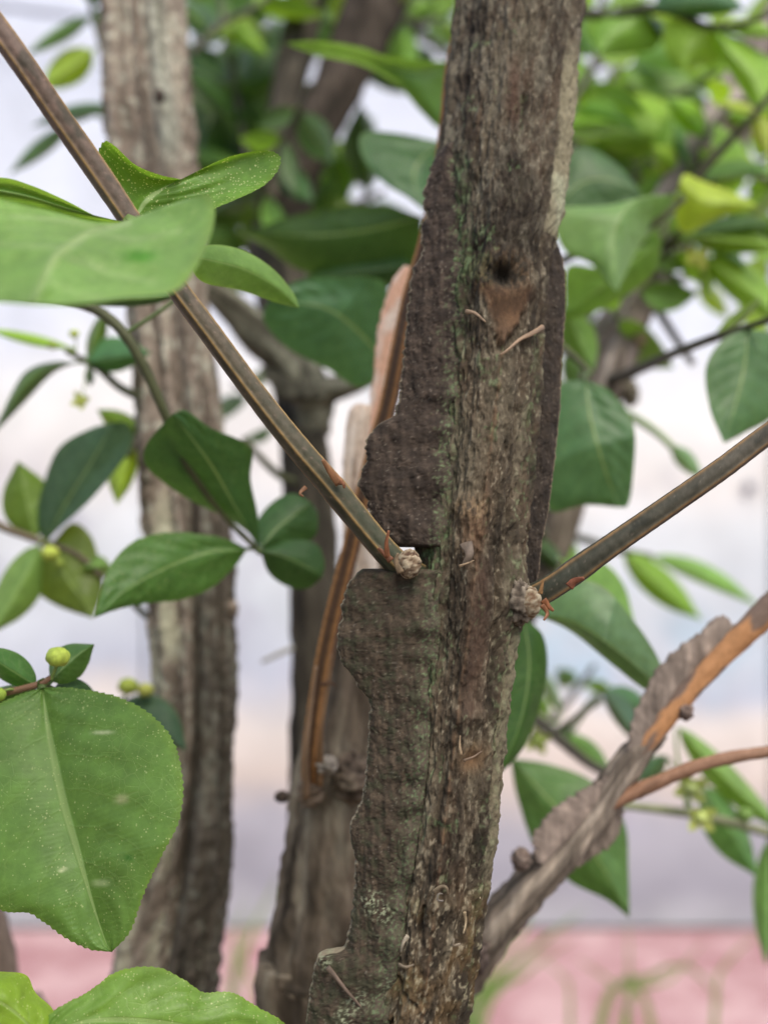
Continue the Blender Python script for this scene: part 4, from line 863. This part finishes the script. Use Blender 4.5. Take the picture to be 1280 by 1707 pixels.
# top left
t8, S8 = twig_thing('twig in the top left corner with a bright lime leaf hanging before the wall', [(255, 330, .42, 8), (225, 240, .44, 7), (190, 140, .455, 6), (165, 60, .46, 5), (150, -10, .465, 5), (140, -120, .47, 5)], 50)
sleaf(t8, (152, 26, .46), (42, 92, .45), 15, 13, (0.15, 0.28, 0.07), 0, .02, .02, seed=35, stem=S8)
sleaf(t8, (156, 84, .46), (68, 150, .45), 28, 30, (0.30, 0.46, 0.06), 0, .02, .02, seed=36, stem=S8)
sleaf(t8, (190, 178, .455), (52, 212, .44), 14, 14, TEAL, -6, .02, .02, seed=37, stem=S8)
sleaf(t8, (120, 208, .45), (14, 292, .44), 14, 16, MIDG, 0, .02, .02, seed=38, stem=S8)
sleaf(t8, (180, 2, .46), (130, -30, .45), 18, 18, MIDG, 0, .02, .02, seed=39, stem=S8)
# middle leaves between the rear stems and the central stem
t9, S9 = twig_thing('twig behind the central stem with large green leaves reaching left of it', [(905, 900, .33, 9), (840, 640, .335, 8), (790, 420, .34, 8), (765, 250, .345, 7), (762, 110, .35, 6), (770, -40, .35, 6)], 80)
leaf(t9, [(758, 104), (690, 116), (610, 96), (540, 82), (474, 72)], [(758, 104), (748, 160), (738, 214), (705, 190), (660, 140), (600, 108), (530, 92), (474, 72)], [(758, 104), (700, 100), (640, 92), (600, 78), (530, 68), (474, 72)], (.35, .335, .325), (0.120, 0.250, 0.060), .04, -.02, 0, nu=60, seed=41, pet=P(764, 110, .35), label='leaf drooping on one side, seen edge-on above')
leaf(t9, [(742, 238), (705, 262), (690, 300), (712, 356)], [(742, 238), (660, 222), (604, 222), (604, 262), (640, 305), (680, 330), (712, 356)], [(742, 238), (744, 280), (730, 330), (712, 356)], (.343, .335), (0.075, 0.175, 0.075), .0, .02, 0, nu=50, seed=42, pet=P(765, 240, .345))
leaf(t9, [(705, 362), (600, 385), (500, 392), (382, 384)], [(705, 362), (690, 440), (600, 475), (500, 450), (440, 410), (382, 384)], [(705, 362), (640, 342), (560, 345), (480, 362), (430, 380), (382, 384)], (.345, .36), (0.055, 0.120, 0.030), .03, .0, 0, nu=60, seed=43, pet=P(785, 380, .34))
leaf(t9, [(655, 618), (600, 555), (540, 512), (448, 500)], [(655, 618), (600, 645), (545, 615), (480, 580), (440, 535), (448, 500)], [(655, 618), (646, 540), (640, 470), (560, 462), (490, 470), (448, 500)], (.325, .305, .30), (0.075, 0.185, 0.085), .02, .0, 0, nu=70, nv=10, seed=44, pet=P(800, 640, .336), label='blue-green leaf left of the pinkish splinter')
sleaf(t9, (690, 440, .35), (500, 470, .36), 40, 40, (0.055, 0.125, 0.04), 0, .02, .02, seed=45, stem=S9)
# right of the stem: dark leaf behind the wing, pale folded leaf
t13, S13 = twig_thing('twig right of the central stem with a pale leaf folded into a point', [(860, 700, .34, 8), (890, 520, .335, 8), (930, 440, .33, 7), (1010, 410, .325, 6), (1090, 372, .32, 6), (1140, 330, .32, 5)], 60)
leaf(t13, [(1126, 324), (1060, 332), (1026, 380), (1024, 440), (1028, 487)], [(1126, 324), (1010, 342), (928, 352), (938, 415), (985, 440), (1010, 470), (1028, 487)], [(1126, 324), (1112, 365), (1070, 405), (1046, 450), (1028, 487)], (.318, .305, .300), (0.190, 0.345, 0.115), .02, .05, 0, nu=60, nv=10, seed=46, pet=P(1135, 332, .32), label='pale leaf folded to a point')
leaf(t13, [(925, 345), (970, 305), (1020, 300), (1072, 325)], [(925, 345), (930, 275), (970, 245), (1030, 275), (1072, 325)], [(925, 345), (980, 355), (1030, 345), (1072, 325)], (.345, .35), (0.060, 0.135, 0.050), .02, .0, 0, nu=50, seed=47, pet=P(900, 500, .335))
leaf(t13, [(1105, 400), (1050, 440), (1000, 480), (940, 520)], [(1105, 400), (1085, 460), (1010, 512), (940, 535), (940, 520)], [(1105, 400), (1050, 420), (1000, 445), (945, 445), (940, 520)], (.335, .34), (0.15, 0.30, 0.06), .02, .0, 0, nu=50, seed=48, pet=P(1090, 372, .32))
sleaf(t13, (945, 520, .345), (990, 620, .34), 30, 30, (0.16, 0.30, 0.05), 0, .02, .02, seed=49, stem=S13)
t16, S16 = twig_thing('twig with broad blue-green leaf hanging right of the dark wing', [(850, 620, .30, 7), (900, 560, .30, 7), (950, 590, .295, 6), (985, 625, .29, 5)], 40)
leaf(t16, [(975, 632), (985, 700), (1005, 770), (1030, 846)], [(975, 632), (925, 645), (900, 720), (905, 800), (918, 852), (975, 842), (1030, 846)], [(975, 632), (1020, 655), (1056, 712), (1054, 800), (1046, 842), (1030, 846)], (.288, .280, .285), (0.080, 0.180, 0.082), .02, .0, 0, nu=60, nv=10, seed=50, pet=S16[-1], label='broad squared leaf hanging behind the wing')
# right edge leaf on its dark twig
t14, S14 = twig_thing('thin dark twig reaching right with one smooth leaf at the right edge', [(1000, 640, .395, 10), (1045, 624, .37, 10), (1085, 606, .345, 9), (1130, 586, .32, 8), (1185, 565, .30, 7.5), (1246, 545, .288, 6), (1330, 515, .275, 5)], 60, twig_col((0.055, 0.05, 0.035), (0.06, 0.06, 0.035), None, 0))
leaf(t14, [(1246, 548), (1240, 610), (1226, 670), (1206, 739)], [(1246, 548), (1290, 560), (1318, 620), (1290, 690), (1240, 722), (1206, 739)], [(1246, 548), (1204, 566), (1176, 612), (1182, 680), (1206, 739)], (.288, .278), (0.080, 0.180, 0.070), .02, .0, 0, nu=60, nv=10, seed=51, pet=P(1246, 545, .288), label='smooth green leaf cut by the right edge')
sleaf(t14, (1190, 562, .30), (1270, 495, .30), 10, 12, (0.20, 0.34, 0.06), 0, .02, .02, seed=52, stem=S14)
t17, S17 = twig_thing('small leaf on a long pale stalk below the knotted rear branch', [(1005, 670, .39, 6), (1062, 700, .375, 7), (1095, 722, .37, 6), (1125, 750, .365, 6)], 26, twig_col((0.16, 0.24, 0.09), (0.2, 0.3, 0.1), None, 0))
sleaf(t17, (1118, 744, .365), (1170, 798, .36), 16, 14, (0.15, 0.29, 0.11), 0, .02, .02, seed=53, stem=S17)
# upper right lime leaves
t11, S11 = twig_thing('twig across the top right corner with large translucent lime leaves', [(880, 60, .40, 9), (960, 24, .40, 9), (1020, 26, .40, 8), (1080, 14, .395, 8), (1130, 22, .39, 7), (1190, 46, .385, 6), (1290, 20, .38, 5), (1400, -60, .37, 5)], 70)
leaf(t11, [(1085, 22), (1050, 36), (1020, 58), (996, 92)], [(1085, 22), (1098, 50), (1090, 82), (1040, 90), (996, 92)], [(1085, 22), (1020, 20), (986, 36), (984, 62), (996, 92)], (.398, .39), (0.17, 0.34, 0.045), .02, .02, 0, seed=61, pet=P(1080, 14, .395))
leaf(t11, [(1185, 42), (1160, 66), (1142, 90), (1138, 122)], [(1185, 42), (1218, 62), (1208, 94), (1170, 108), (1138, 122)], [(1185, 42), (1140, 30), (1106, 44), (1110, 90), (1138, 122)], (.385, .385), (0.25, 0.43, 0.05), .02, .02, 0, seed=62, pet=P(1188, 46, .385))
leaf(t11, [(1190, 48), (1225, 100), (1258, 140), (1272, 188)], [(1190, 48), (1240, 70), (1300, 110), (1320, 160), (1272, 188)], [(1190, 48), (1192, 80), (1215, 120), (1245, 165), (1272, 188)], (.384, .375), (0.24, 0.44, 0.05), .02, .02, 0, seed=63, pet=P(1190, 46, .385), label='bright lime leaf pointing down at the right edge')
leaf(t11, [(1090, 14), (1140, 10), (1190, 8), (1242, 16)], [(1090, 14), (1110, -30), (1180, -40), (1242, 16)], [(1090, 14), (1130, 30), (1190, 26), (1242, 16)], (.39, .37), TEAL, .02, .02, 0, seed=64, pet=P(1080, 14, .395))
sleaf(t11, (1082, 30, .395), (1112, 72, .40), 14, 12, DEEP, 0, .02, .02, seed=65, stem=S11)
sleaf(t11, (1200, 44, .385), (1300, 60, .38), 22, 10, LIME, 0, .02, .02, seed=66, stem=S11)
t12, S12 = twig_thing('slanting twig on the right with a glowing yellow-green leaf', [(1070, 470, .42, 9), (1095, 420, .41, 9), (1135, 385, .385, 8), (1160, 300, .375, 8), (1215, 235, .37, 7), (1258, 190, .365, 6), (1340, 90, .36, 5)], 70, twig_col((0.085, 0.075, 0.05), (0.075, 0.075, 0.04), None, 0))
leaf(t12, [(1266, 344), (1215, 340), (1170, 335), (1132, 305)], [(1266, 344), (1205, 360), (1142, 388), (1124, 350), (1132, 305)], [(1266, 344), (1215, 318), (1175, 304), (1142, 290), (1132, 305)], (.35, .345), YELL, .02, .02, 0, seed=67, pet=P(1150, 350, .38), label='glowing yellow-green leaf')
sleaf(t12, (1150, 392, .38), (1292, 370, .37), 22, 18, (0.10, 0.20, 0.06), 0, .02, .02, seed=68, stem=S12)
sleaf(t12, (1140, 392, .38), (1310, 412, .37), 20, 22, (0.26, 0.44, 0.06), 0, .02, .02, seed=69, stem=S12)
sleaf(t12, (1172, 430, .385), (1310, 545, .37), 36, 28, (0.20, 0.37, 0.055), 6, .02, .02, seed=70, stem=S12)
sleaf(t12, (1180, 405, .385), (1244, 448, .38), 18, 16, PALE, 0, .02, .02, seed=71, stem=S12)
sleaf(t12, (1165, 300, .375), (1300, 290, .37), 24, 8, (0.18, 0.36, 0.08), 6, .02, .02, seed=72, stem=S12)
sleaf(t12, (1262, 188, .365), (1195, 170, .36), 8, 10, (0.48, 0.54, 0.10), 0, .02, .02, seed=73, stem=S12)
sleaf(t12, (1262, 195, .365), (1282, 262, .36), 26, 16, (0.42, 0.52, 0.07), 0, .02, .02, seed=74, stem=S12)
sleaf(t12, (1172, 440, .385), (1180, 500, .38), 14, 12, (0.22, 0.38, 0.05), 0, .02, .02, seed=75, stem=S12)
flower(t12, 1160, 432, .38, 22, (0.36, 0.40, 0.09), P(1150, 392, .38))
sleaf(t12, (1110, 455, .40), (1140, 480, .40), 9, 9, (0.10, 0.19, 0.05), 0, .02, .02, seed=76, stem=S12)
# below the right twig
t15, S15 = twig_thing('long grey-green leaf and paler one under the right ridged twig', [(800, 1080, .275, 7), (850, 1050, .268, 6), (890, 1022, .262, 5), (915, 980, .26, 5), (935, 935, .262, 4)], 36)
leaf(t15, [(890, 1024), (960, 1040), (1030, 1085), (1106, 1150)], [(890, 1024), (930, 968), (1000, 975), (1060, 1040), (1100, 1105), (1106, 1150)], [(890, 1024), (950, 1052), (1020, 1108), (1075, 1150), (1106, 1150)], (.26, .25, .262), (0.125, 0.235, 0.115), .02, .03, .0, nu=60, nv=10, seed=81, pet=P(888, 1024, .262), pucker=1.5, label='long grey-green leaf slanting to the right branch')
sleaf(t15, (935, 935, .30), (1058, 1040, .31), 44, 30, PALE, 0, .02, .02, seed=82, stem=S15)
sleaf(t15, (940, 950, .36), (880, 890, .36), 16, 16, (0.08, 0.15, 0.05), 0, .02, .02, seed=83, stem=S15)
t18, S18 = twig_thing('dark drooping leaf at the right edge of the central stem, below the right twig', [(790, 1080, .262, 6), (820, 1050, .258, 6), (850, 1030, .255, 5), (872, 1026, .254, 4)], 24)
leaf(t18, [(873, 1030), (882, 1110), (868, 1200), (832, 1292)], [(873, 1030), (905, 1060), (912, 1120), (896, 1190), (870, 1250), (832, 1292)], [(873, 1030), (850, 1060), (832, 1140), (820, 1220), (832, 1292)], (.254, .246), (0.040, 0.105, 0.022), .02, .0, 0, nu=50, seed=84, pet=P(872, 1026, .254))
t19, S19 = twig_thing('dark leaf with a long tip hanging behind the scaly branch', [(760, 1260, .33, 7), (810, 1250, .322, 6), (850, 1262, .315, 5)], 24)
leaf(t19, [(850, 1264), (930, 1350), (1000, 1440), (1049, 1530)], [(850, 1264), (920, 1275), (990, 1305), (1040, 1370), (1047, 1450), (1049, 1530)], [(850, 1264), (862, 1330), (895, 1420), (950, 1470), (1010, 1500), (1049, 1530)], (.315, .298, .295), (0.085, 0.185, 0.055), .02, .02, 0, nu=60, nv=10, seed=85, pet=P(850, 1262, .315))
t20, S20 = twig_thing('thin forked twig with small leaves between central stem and scaly branch', [(800, 1150, .36, 9), (890, 1198, .355, 9), (940, 1240, .35, 9), (985, 1275, .347, 8), (1040, 1300, .345, 8)], 40, twig_col((0.06, 0.055, 0.04), (0.06, 0.055, 0.04), None, 0))
tube('stem', [(925, 1222, .352, 6), (960, 1195, .35, 5), (1003, 1166, .35, 5)], 16, 8, TWIG, t20, STEMC)
sleaf(t20, (1004, 1150, .35), (1075, 1250, .34), 26, 14, (0.075, 0.15, 0.08), 0, .02, .02, seed=86, stem=S20[:30])
sleaf(t20, (1010, 1150, .352), (1090, 1190, .36), 22, 12, TEAL, 0, .02, .02, seed=87, stem=S20[:30])
sleaf(t20, (940, 1225, .355), (1020, 1290, .36), 22, 10, PALE, 0, .02, .02, seed=88, stem=S20)
sleaf(t20, (935, 1190, .36), (890, 1100, .37), 10, 12, (0.14, 0.25, 0.10), 0, .02, .02, seed=89, stem=S20)
flower(t20, 895, 1235, .35, 22, (0.24, 0.31, 0.08), S20[12])
t21, S21 = twig_thing('stalk on the lower right with star flowers and grey-green leaves', [(1000, 1340, .31, 6), (1060, 1345, .315, 7), (1120, 1352, .32, 8), (1180, 1362, .325, 8), (1280, 1388, .33, 8), (1400, 1420, .34, 8)], 40, twig_col((0.20, 0.22, 0.12), (0.16, 0.17, 0.10), None, 0))
flower(t21, 1166, 1362, .31, 26, (0.42, 0.50, 0.16), P(1160, 1358, .323)); flower(t21, 1150, 1314, .315, 28, (0.27, 0.33, 0.12), P(1140, 1355, .322)); bud(t21, 1240, 1358, .32, 14, (0.13, 0.22, 0.05), P(1240, 1376, .328))
sleaf(t21, (1130, 1212, .335), (1310, 1390, .33), 22, 26, PALE, -5, .02, .02, seed=90, stem=S21)
sleaf(t21, (1175, 1310, .335), (1262, 1462, .33), 26, 40, (0.14, 0.29, 0.11), 0, .02, .02, seed=91, stem=S21)
sleaf(t21, (1280, 1400, .335), (1275, 1610, .33), 24, 24, (0.16, 0.31, 0.11), 0, .02, .02, seed=92, stem=S21)
sleaf(t21, (1110, 1260, .34), (1060, 1310, .34), 18, 18, TEAL, 0, .02, .02, seed=93, stem=S21)
t22, S22 = twig_thing('lime leaf and a thin grey-green leaf high above the flat-winged branch', [(860, 880, .40, 7), (940, 890, .42, 7), (1035, 918, .44, 6), (1085, 928, .45, 5)], 36)
sleaf(t22, (1038, 920, .44), (1170, 1034, .43), 28, 24, (0.22, 0.40, 0.045), -4, .02, .02, seed=94, stem=S22)
sleaf(t22, (1085, 928, .45), (1265, 1012, .44), 22, 12, PALE, 6, .02, .02, seed=95, stem=S22)
sleaf(t22, (930, 890, .42), (960, 950, .42), 18, 16, (0.2, 0.36, 0.06), 0, .02, .02, seed=96, stem=S22)

# ------------------------------------------------------------------ leafy twigs farther back
def back_twig(label, path, d, npair, llen, cols, seed, wratio=0.30, r=6, droop=20):
    rs = random.Random(seed)
    ctrl = [(x, y, d * (1 + 0.02 * k), r * (1 - 0.08 * k)) for k, (x, y) in enumerate(path)]
    o, S = twig_thing(label, ctrl, 50, bark_col((0.04, 0.036, 0.026), (0.075, 0.07, 0.05), (0.12, 0.11, 0.08), seed % 9), seed=seed % 9, nang=8)
    s = crom(ctrl, 50)
    for i in range(npair):
        k = int(4 + (43) * (i + 0.6) / npair); x, y, dd_ = s[k, 0], s[k, 1], s[k, 2]
        tx, ty = s[min(k + 2, 49), 0] - s[k - 2, 0], s[min(k + 2, 49), 1] - s[k - 2, 1]
        a0 = math.atan2(ty, tx)
        for sg in (-1, 1):
            a = a0 + sg * math.radians(rs.uniform(35, 80)); L = llen * rs.uniform(0.7, 1.2)
            bx, by = x + math.cos(a) * llen * 0.1, y + math.sin(a) * llen * 0.1
            ex, ey = bx + math.cos(a) * L, by + math.sin(a) * L + droop * rs.uniform(0, 1.5)
            wa = L * wratio * rs.uniform(0.45, 1.1); wb = L * wratio * rs.uniform(0.45, 1.1)
            sleaf(o, (bx, by, dd_), (ex, ey, dd_ * (1 + rs.uniform(-0.08, 0.08))), wa, wb, rs.choice(cols), rs.uniform(-8, 8), rs.uniform(-.02, .05), rs.uniform(-.02, .05), stem=S, seed=seed * 31 + i * 2 + (sg > 0), nu=20, nv=4)
    return o
DK = [(0.055, 0.130, 0.026), (0.075, 0.165, 0.032), (0.11, 0.22, 0.034), (0.055, 0.125, 0.036)]
BR = [(0.15, 0.30, 0.04), (0.20, 0.38, 0.045), (0.11, 0.24, 0.045), (0.26, 0.45, 0.045)]
back_twig('dense dark twig between pale stem and forked stem, topmost', [(440, 420), (410, 250), (385, 110), (360, -40)], .50, 6, 150, DK, 101)
back_twig('drooping dark twig close right of the pale stem below the top edge', [(470, 330), (400, 280), (350, 180), (325, 60)], .56, 7, 160, DK, 102)
back_twig('dark twig spreading behind the saddle-folded leaf', [(440, 430), (420, 350), (370, 300), (330, 270)], .52, 5, 150, DK, 103)
back_twig('twig crossing behind both forks of the dark stem', [(430, 330), (470, 220), (520, 100), (570, 0)], .62, 5, 105, DK + BR[:1], 104)
back_twig('loose small-leaved twig in the bright gap under the drooping edge-on leaf', [(600, 390), (610, 330), (600, 270), (585, 220)], .66, 3, 70, DK + BR[:2], 105)
back_twig('dark twig below the fork and above the blue-green leaf', [(480, 500), (530, 420), (580, 350), (640, 320)], .52, 6, 130, DK, 106)
back_twig('dim twig behind the drooping edge-on leaf', [(590, 120), (640, 80), (700, 40), (770, 10)], .7, 3, 75, DK + BR[:1], 107)
back_twig('short dark twig under the fork with crowded leaves', [(470, 520), (440, 450), (410, 400), (370, 380)], .54, 3, 85, DK, 108)
back_twig('bushy bright twig close right of the central stem near the top', [(900, 330), (960, 230), (1010, 150), (1060, 60)], .50, 7, 135, BR, 111)
back_twig('bright twig running through the middle of upper right leaves', [(940, 330), (1040, 230), (1110, 170), (1200, 120)], .56, 7, 130, BR, 112)
back_twig('green twig hanging between the folded pale leaf and the pale branch', [(1090, 420), (1070, 320), (1020, 240), (960, 200)], .52, 6, 110, BR + DK, 113)
back_twig('loose bright twig along the right edge under the lime leaf', [(1140, 420), (1200, 340), (1260, 280), (1330, 230)], .50, 5, 125, BR, 114)
back_twig('pale green twig at the right edge level with the knotted branch', [(1100, 470), (1180, 460), (1260, 480), (1340, 520)], .52, 3, 80, BR, 115)
back_twig('dark twig hidden behind the right dark wing', [(860, 640), (920, 590), (960, 560), (990, 520)], .50, 3, 90, DK, 116)
back_twig('faint twig just left of the forked stem under its limb', [(505, 740), (450, 700), (420, 660), (390, 640)], .46, 2, 70, BR[:1] + DK, 117)
back_twig('dim low twig beneath the long grey-green leaf', [(860, 1240), (920, 1200), (960, 1150), (990, 1110)], .48, 2, 70, BR[:1] + DK, 118)

back_twig('leaf-heavy dark twig filling the corner of pale stem and saddle-folded leaf', [(345, 420), (370, 300), (400, 180), (420, 90)], .60, 4, 150, DK + BR[:1], 121)
back_twig('dull green twig above the drooping edge-on leaf, touching the top edge', [(770, 120), (710, 60), (650, 10), (600, -60)], .58, 5, 130, DK + BR[:1], 122)
back_twig('bright twig crowded against the top right edge, behind the lime leaves', [(960, 120), (1060, 90), (1160, 60), (1260, 40)], .60, 6, 140, BR, 123)
back_twig('mid green twig hiding the lower half of the pale branch', [(930, 400), (980, 320), (1050, 280), (1120, 260)], .54, 4, 120, BR[:1] + DK, 124)
back_twig('fresh green twig just right of the central stem, crossing the top edge', [(900, 260), (955, 170), (995, 90), (1005, -20)], .43, 6, 105, BR, 125)
back_twig('lime twig arching in from the right edge below the slanting twig', [(1340, 330), (1240, 290), (1150, 300), (1080, 270)], .42, 5, 95, BR, 126)
back_twig('sunlit twig peeping over the drooping edge-on leaf at the top', [(560, -60), (640, 10), (700, 40), (750, 20)], .50, 4, 80, BR, 127)
back_twig('bright green twig at the top edge beside the pale stem', [(320, 90), (370, 40), (430, 10), (480, -40)], .48, 4, 90, BR, 128)
back_twig('mid green twig hanging across the lower fork of the dark stem', [(520, 140), (480, 220), (450, 290), (430, 350)], .43, 4, 85, BR[2:3] + DK, 129)
back_twig('green twig half hiding the pale branch above its two knots', [(990, 560), (1050, 500), (1090, 430), (1150, 400)], .38, 4, 95, BR, 130)
back_twig('upper right twig of small lime leaves across the pale branch', [(1120, 330), (1170, 250), (1210, 180), (1290, 150)], .42, 4, 90, BR, 131)
# ------------------------------------------------------------------ grass by the wall
def blade(parent, pts, wpx, c):
    s = crom(pts, 26); t = np.linspace(0, 1, 26)
    Cn = P(s[:, 0], s[:, 1], s[:, 2]); T, A, B = frames(Cn)
    wv = wpx * s[:, 2] / K * (1 - t ** 2.2) * (0.55 + 0.45 * np.minimum(t * 6, 1))
    V = np.stack([Cn - A * wv[:, None], Cn + B * wv[:, None] * 0.35, Cn + A * wv[:, None]], 1)
    i = np.arange(25)[:, None]; j = np.arange(2)[None, :]; a = i * 3 + j
    F = np.stack([a, a + 1, a + 4, a + 3], -1).reshape(-1, 4)
    uv = np.stack(np.broadcast_arrays(t[:, None], np.array([0.2, 0.3, 0.4])[None, :]), -1)
    return link('blade', raw_mesh('blade', V, F, np.zeros((26, 3, 3)) + np.array(c), uv), LEAF, parent)
def gy(d): return 853.5 + (CAMZ + 0.004) / d * K
GG = 'grass tufts by the wall'
g1 = thing('grass_tuft', 'blurred tuft of long green grass right of the central stem, on the red paving', 'grass', None, GG)
d0 = 1.0; yb = gy(d0)
for pts, wd, c in (([(745, yb, d0), (775, 1740, d0), (850, 1620, d0), (985, 1505, d0)], 15, (0.14, 0.27, 0.075)), ([(752, yb, d0), (800, 1720, d0), (880, 1620, d0), (965, 1560, d0)], 12, (0.18, 0.29, 0.09)),
                   ([(740, yb, d0), (770, 1720, d0), (820, 1640, d0), (860, 1575, d0)], 10, (0.2, 0.32, 0.1)), ([(760, yb, d0), (790, 1700, d0), (870, 1560, d0), (900, 1430, d0)], 9, (0.2, 0.33, 0.12))):
    blade(g1, pts, wd, c)
g2 = thing('grass_tuft', 'arching pale grass blades in the lower right corner', 'grass', None, GG)
d0 = 0.95; yb = gy(d0)
for pts, wd, c in (([(960, yb, d0), (1000, 1710, d0), (1080, 1630, d0), (1150, 1612, d0), (1215, 1690, d0)], 15, (0.2, 0.27, 0.12)), ([(1120, yb, d0), (1085, 1710, d0), (1020, 1640, d0), (950, 1590, d0)], 14, (0.24, 0.3, 0.14)),
                   ([(990, yb, d0), (1040, 1700, d0), (1110, 1640, d0), (1180, 1560, d0)], 12, (0.22, 0.32, 0.13)), ([(1040, yb, d0), (1046, 1690, d0), (1048, 1610, d0), (1044, 1520, d0)], 10, (0.22, 0.33, 0.13)), ([(1180, yb, d0), (1190, 1700, d0), (1215, 1600, d0), (1290, 1540, d0)], 10, (0.2, 0.3, 0.11)), ([(930, yb, d0), (950, 1700, d0), (930, 1620, d0), (880, 1590, d0)], 10, (0.2, 0.31, 0.1))):
    blade(g2, pts, wd, c)
g3 = thing('grass_tuft', 'faint grass blades between the two left stems, by the wall', 'grass', None, GG)
d0 = 1.45; yb = gy(d0)
for pts, wd, c in (([(370, yb, d0), (382, 1700, d0), (400, 1600, d0), (470, 1450, d0)], 9, (0.22, 0.32, 0.14)), ([(460, yb, d0), (445, 1720, d0), (420, 1640, d0), (385, 1570, d0)], 9, (0.3, 0.32, 0.2)), ([(400, yb, d0), (390, 1700, d0), (395, 1560, d0), (420, 1480, d0)], 6, (0.2, 0.32, 0.12))):
    blade(g3, pts, wd, c)
# a thin cable along the wall and a bolt head
cab = tube('cable', [(-700, 40, 1.9, 5), (-100, 8, 1.9, 5), (80, 22, 1.9, 5), (300, 44, 1.9, 5), (700, 30, 1.9, 5), (1300, 60, 1.9, 5), (2000, 30, 1.9, 5)], 80, 10, cb, None, lambda TH, S, t, R: np.zeros(TH.shape + (3,)) + .2)[0]
cab['label'] = 'thin grey-blue cable stretched across the top of the wall'; cab['category'] = 'cable'
bo = lump('bolt', 1248, 812, 1.955, 9, 9, None, [(0.2, 0.2, 0.24), (0.2, 0.2, 0.24), (0.2, 0.2, 0.24)], 61, 0.05); bo.parent = wall; bo.matrix_parent_inverse = __import__('mathutils').Matrix.Translation((0, -WD, 0))
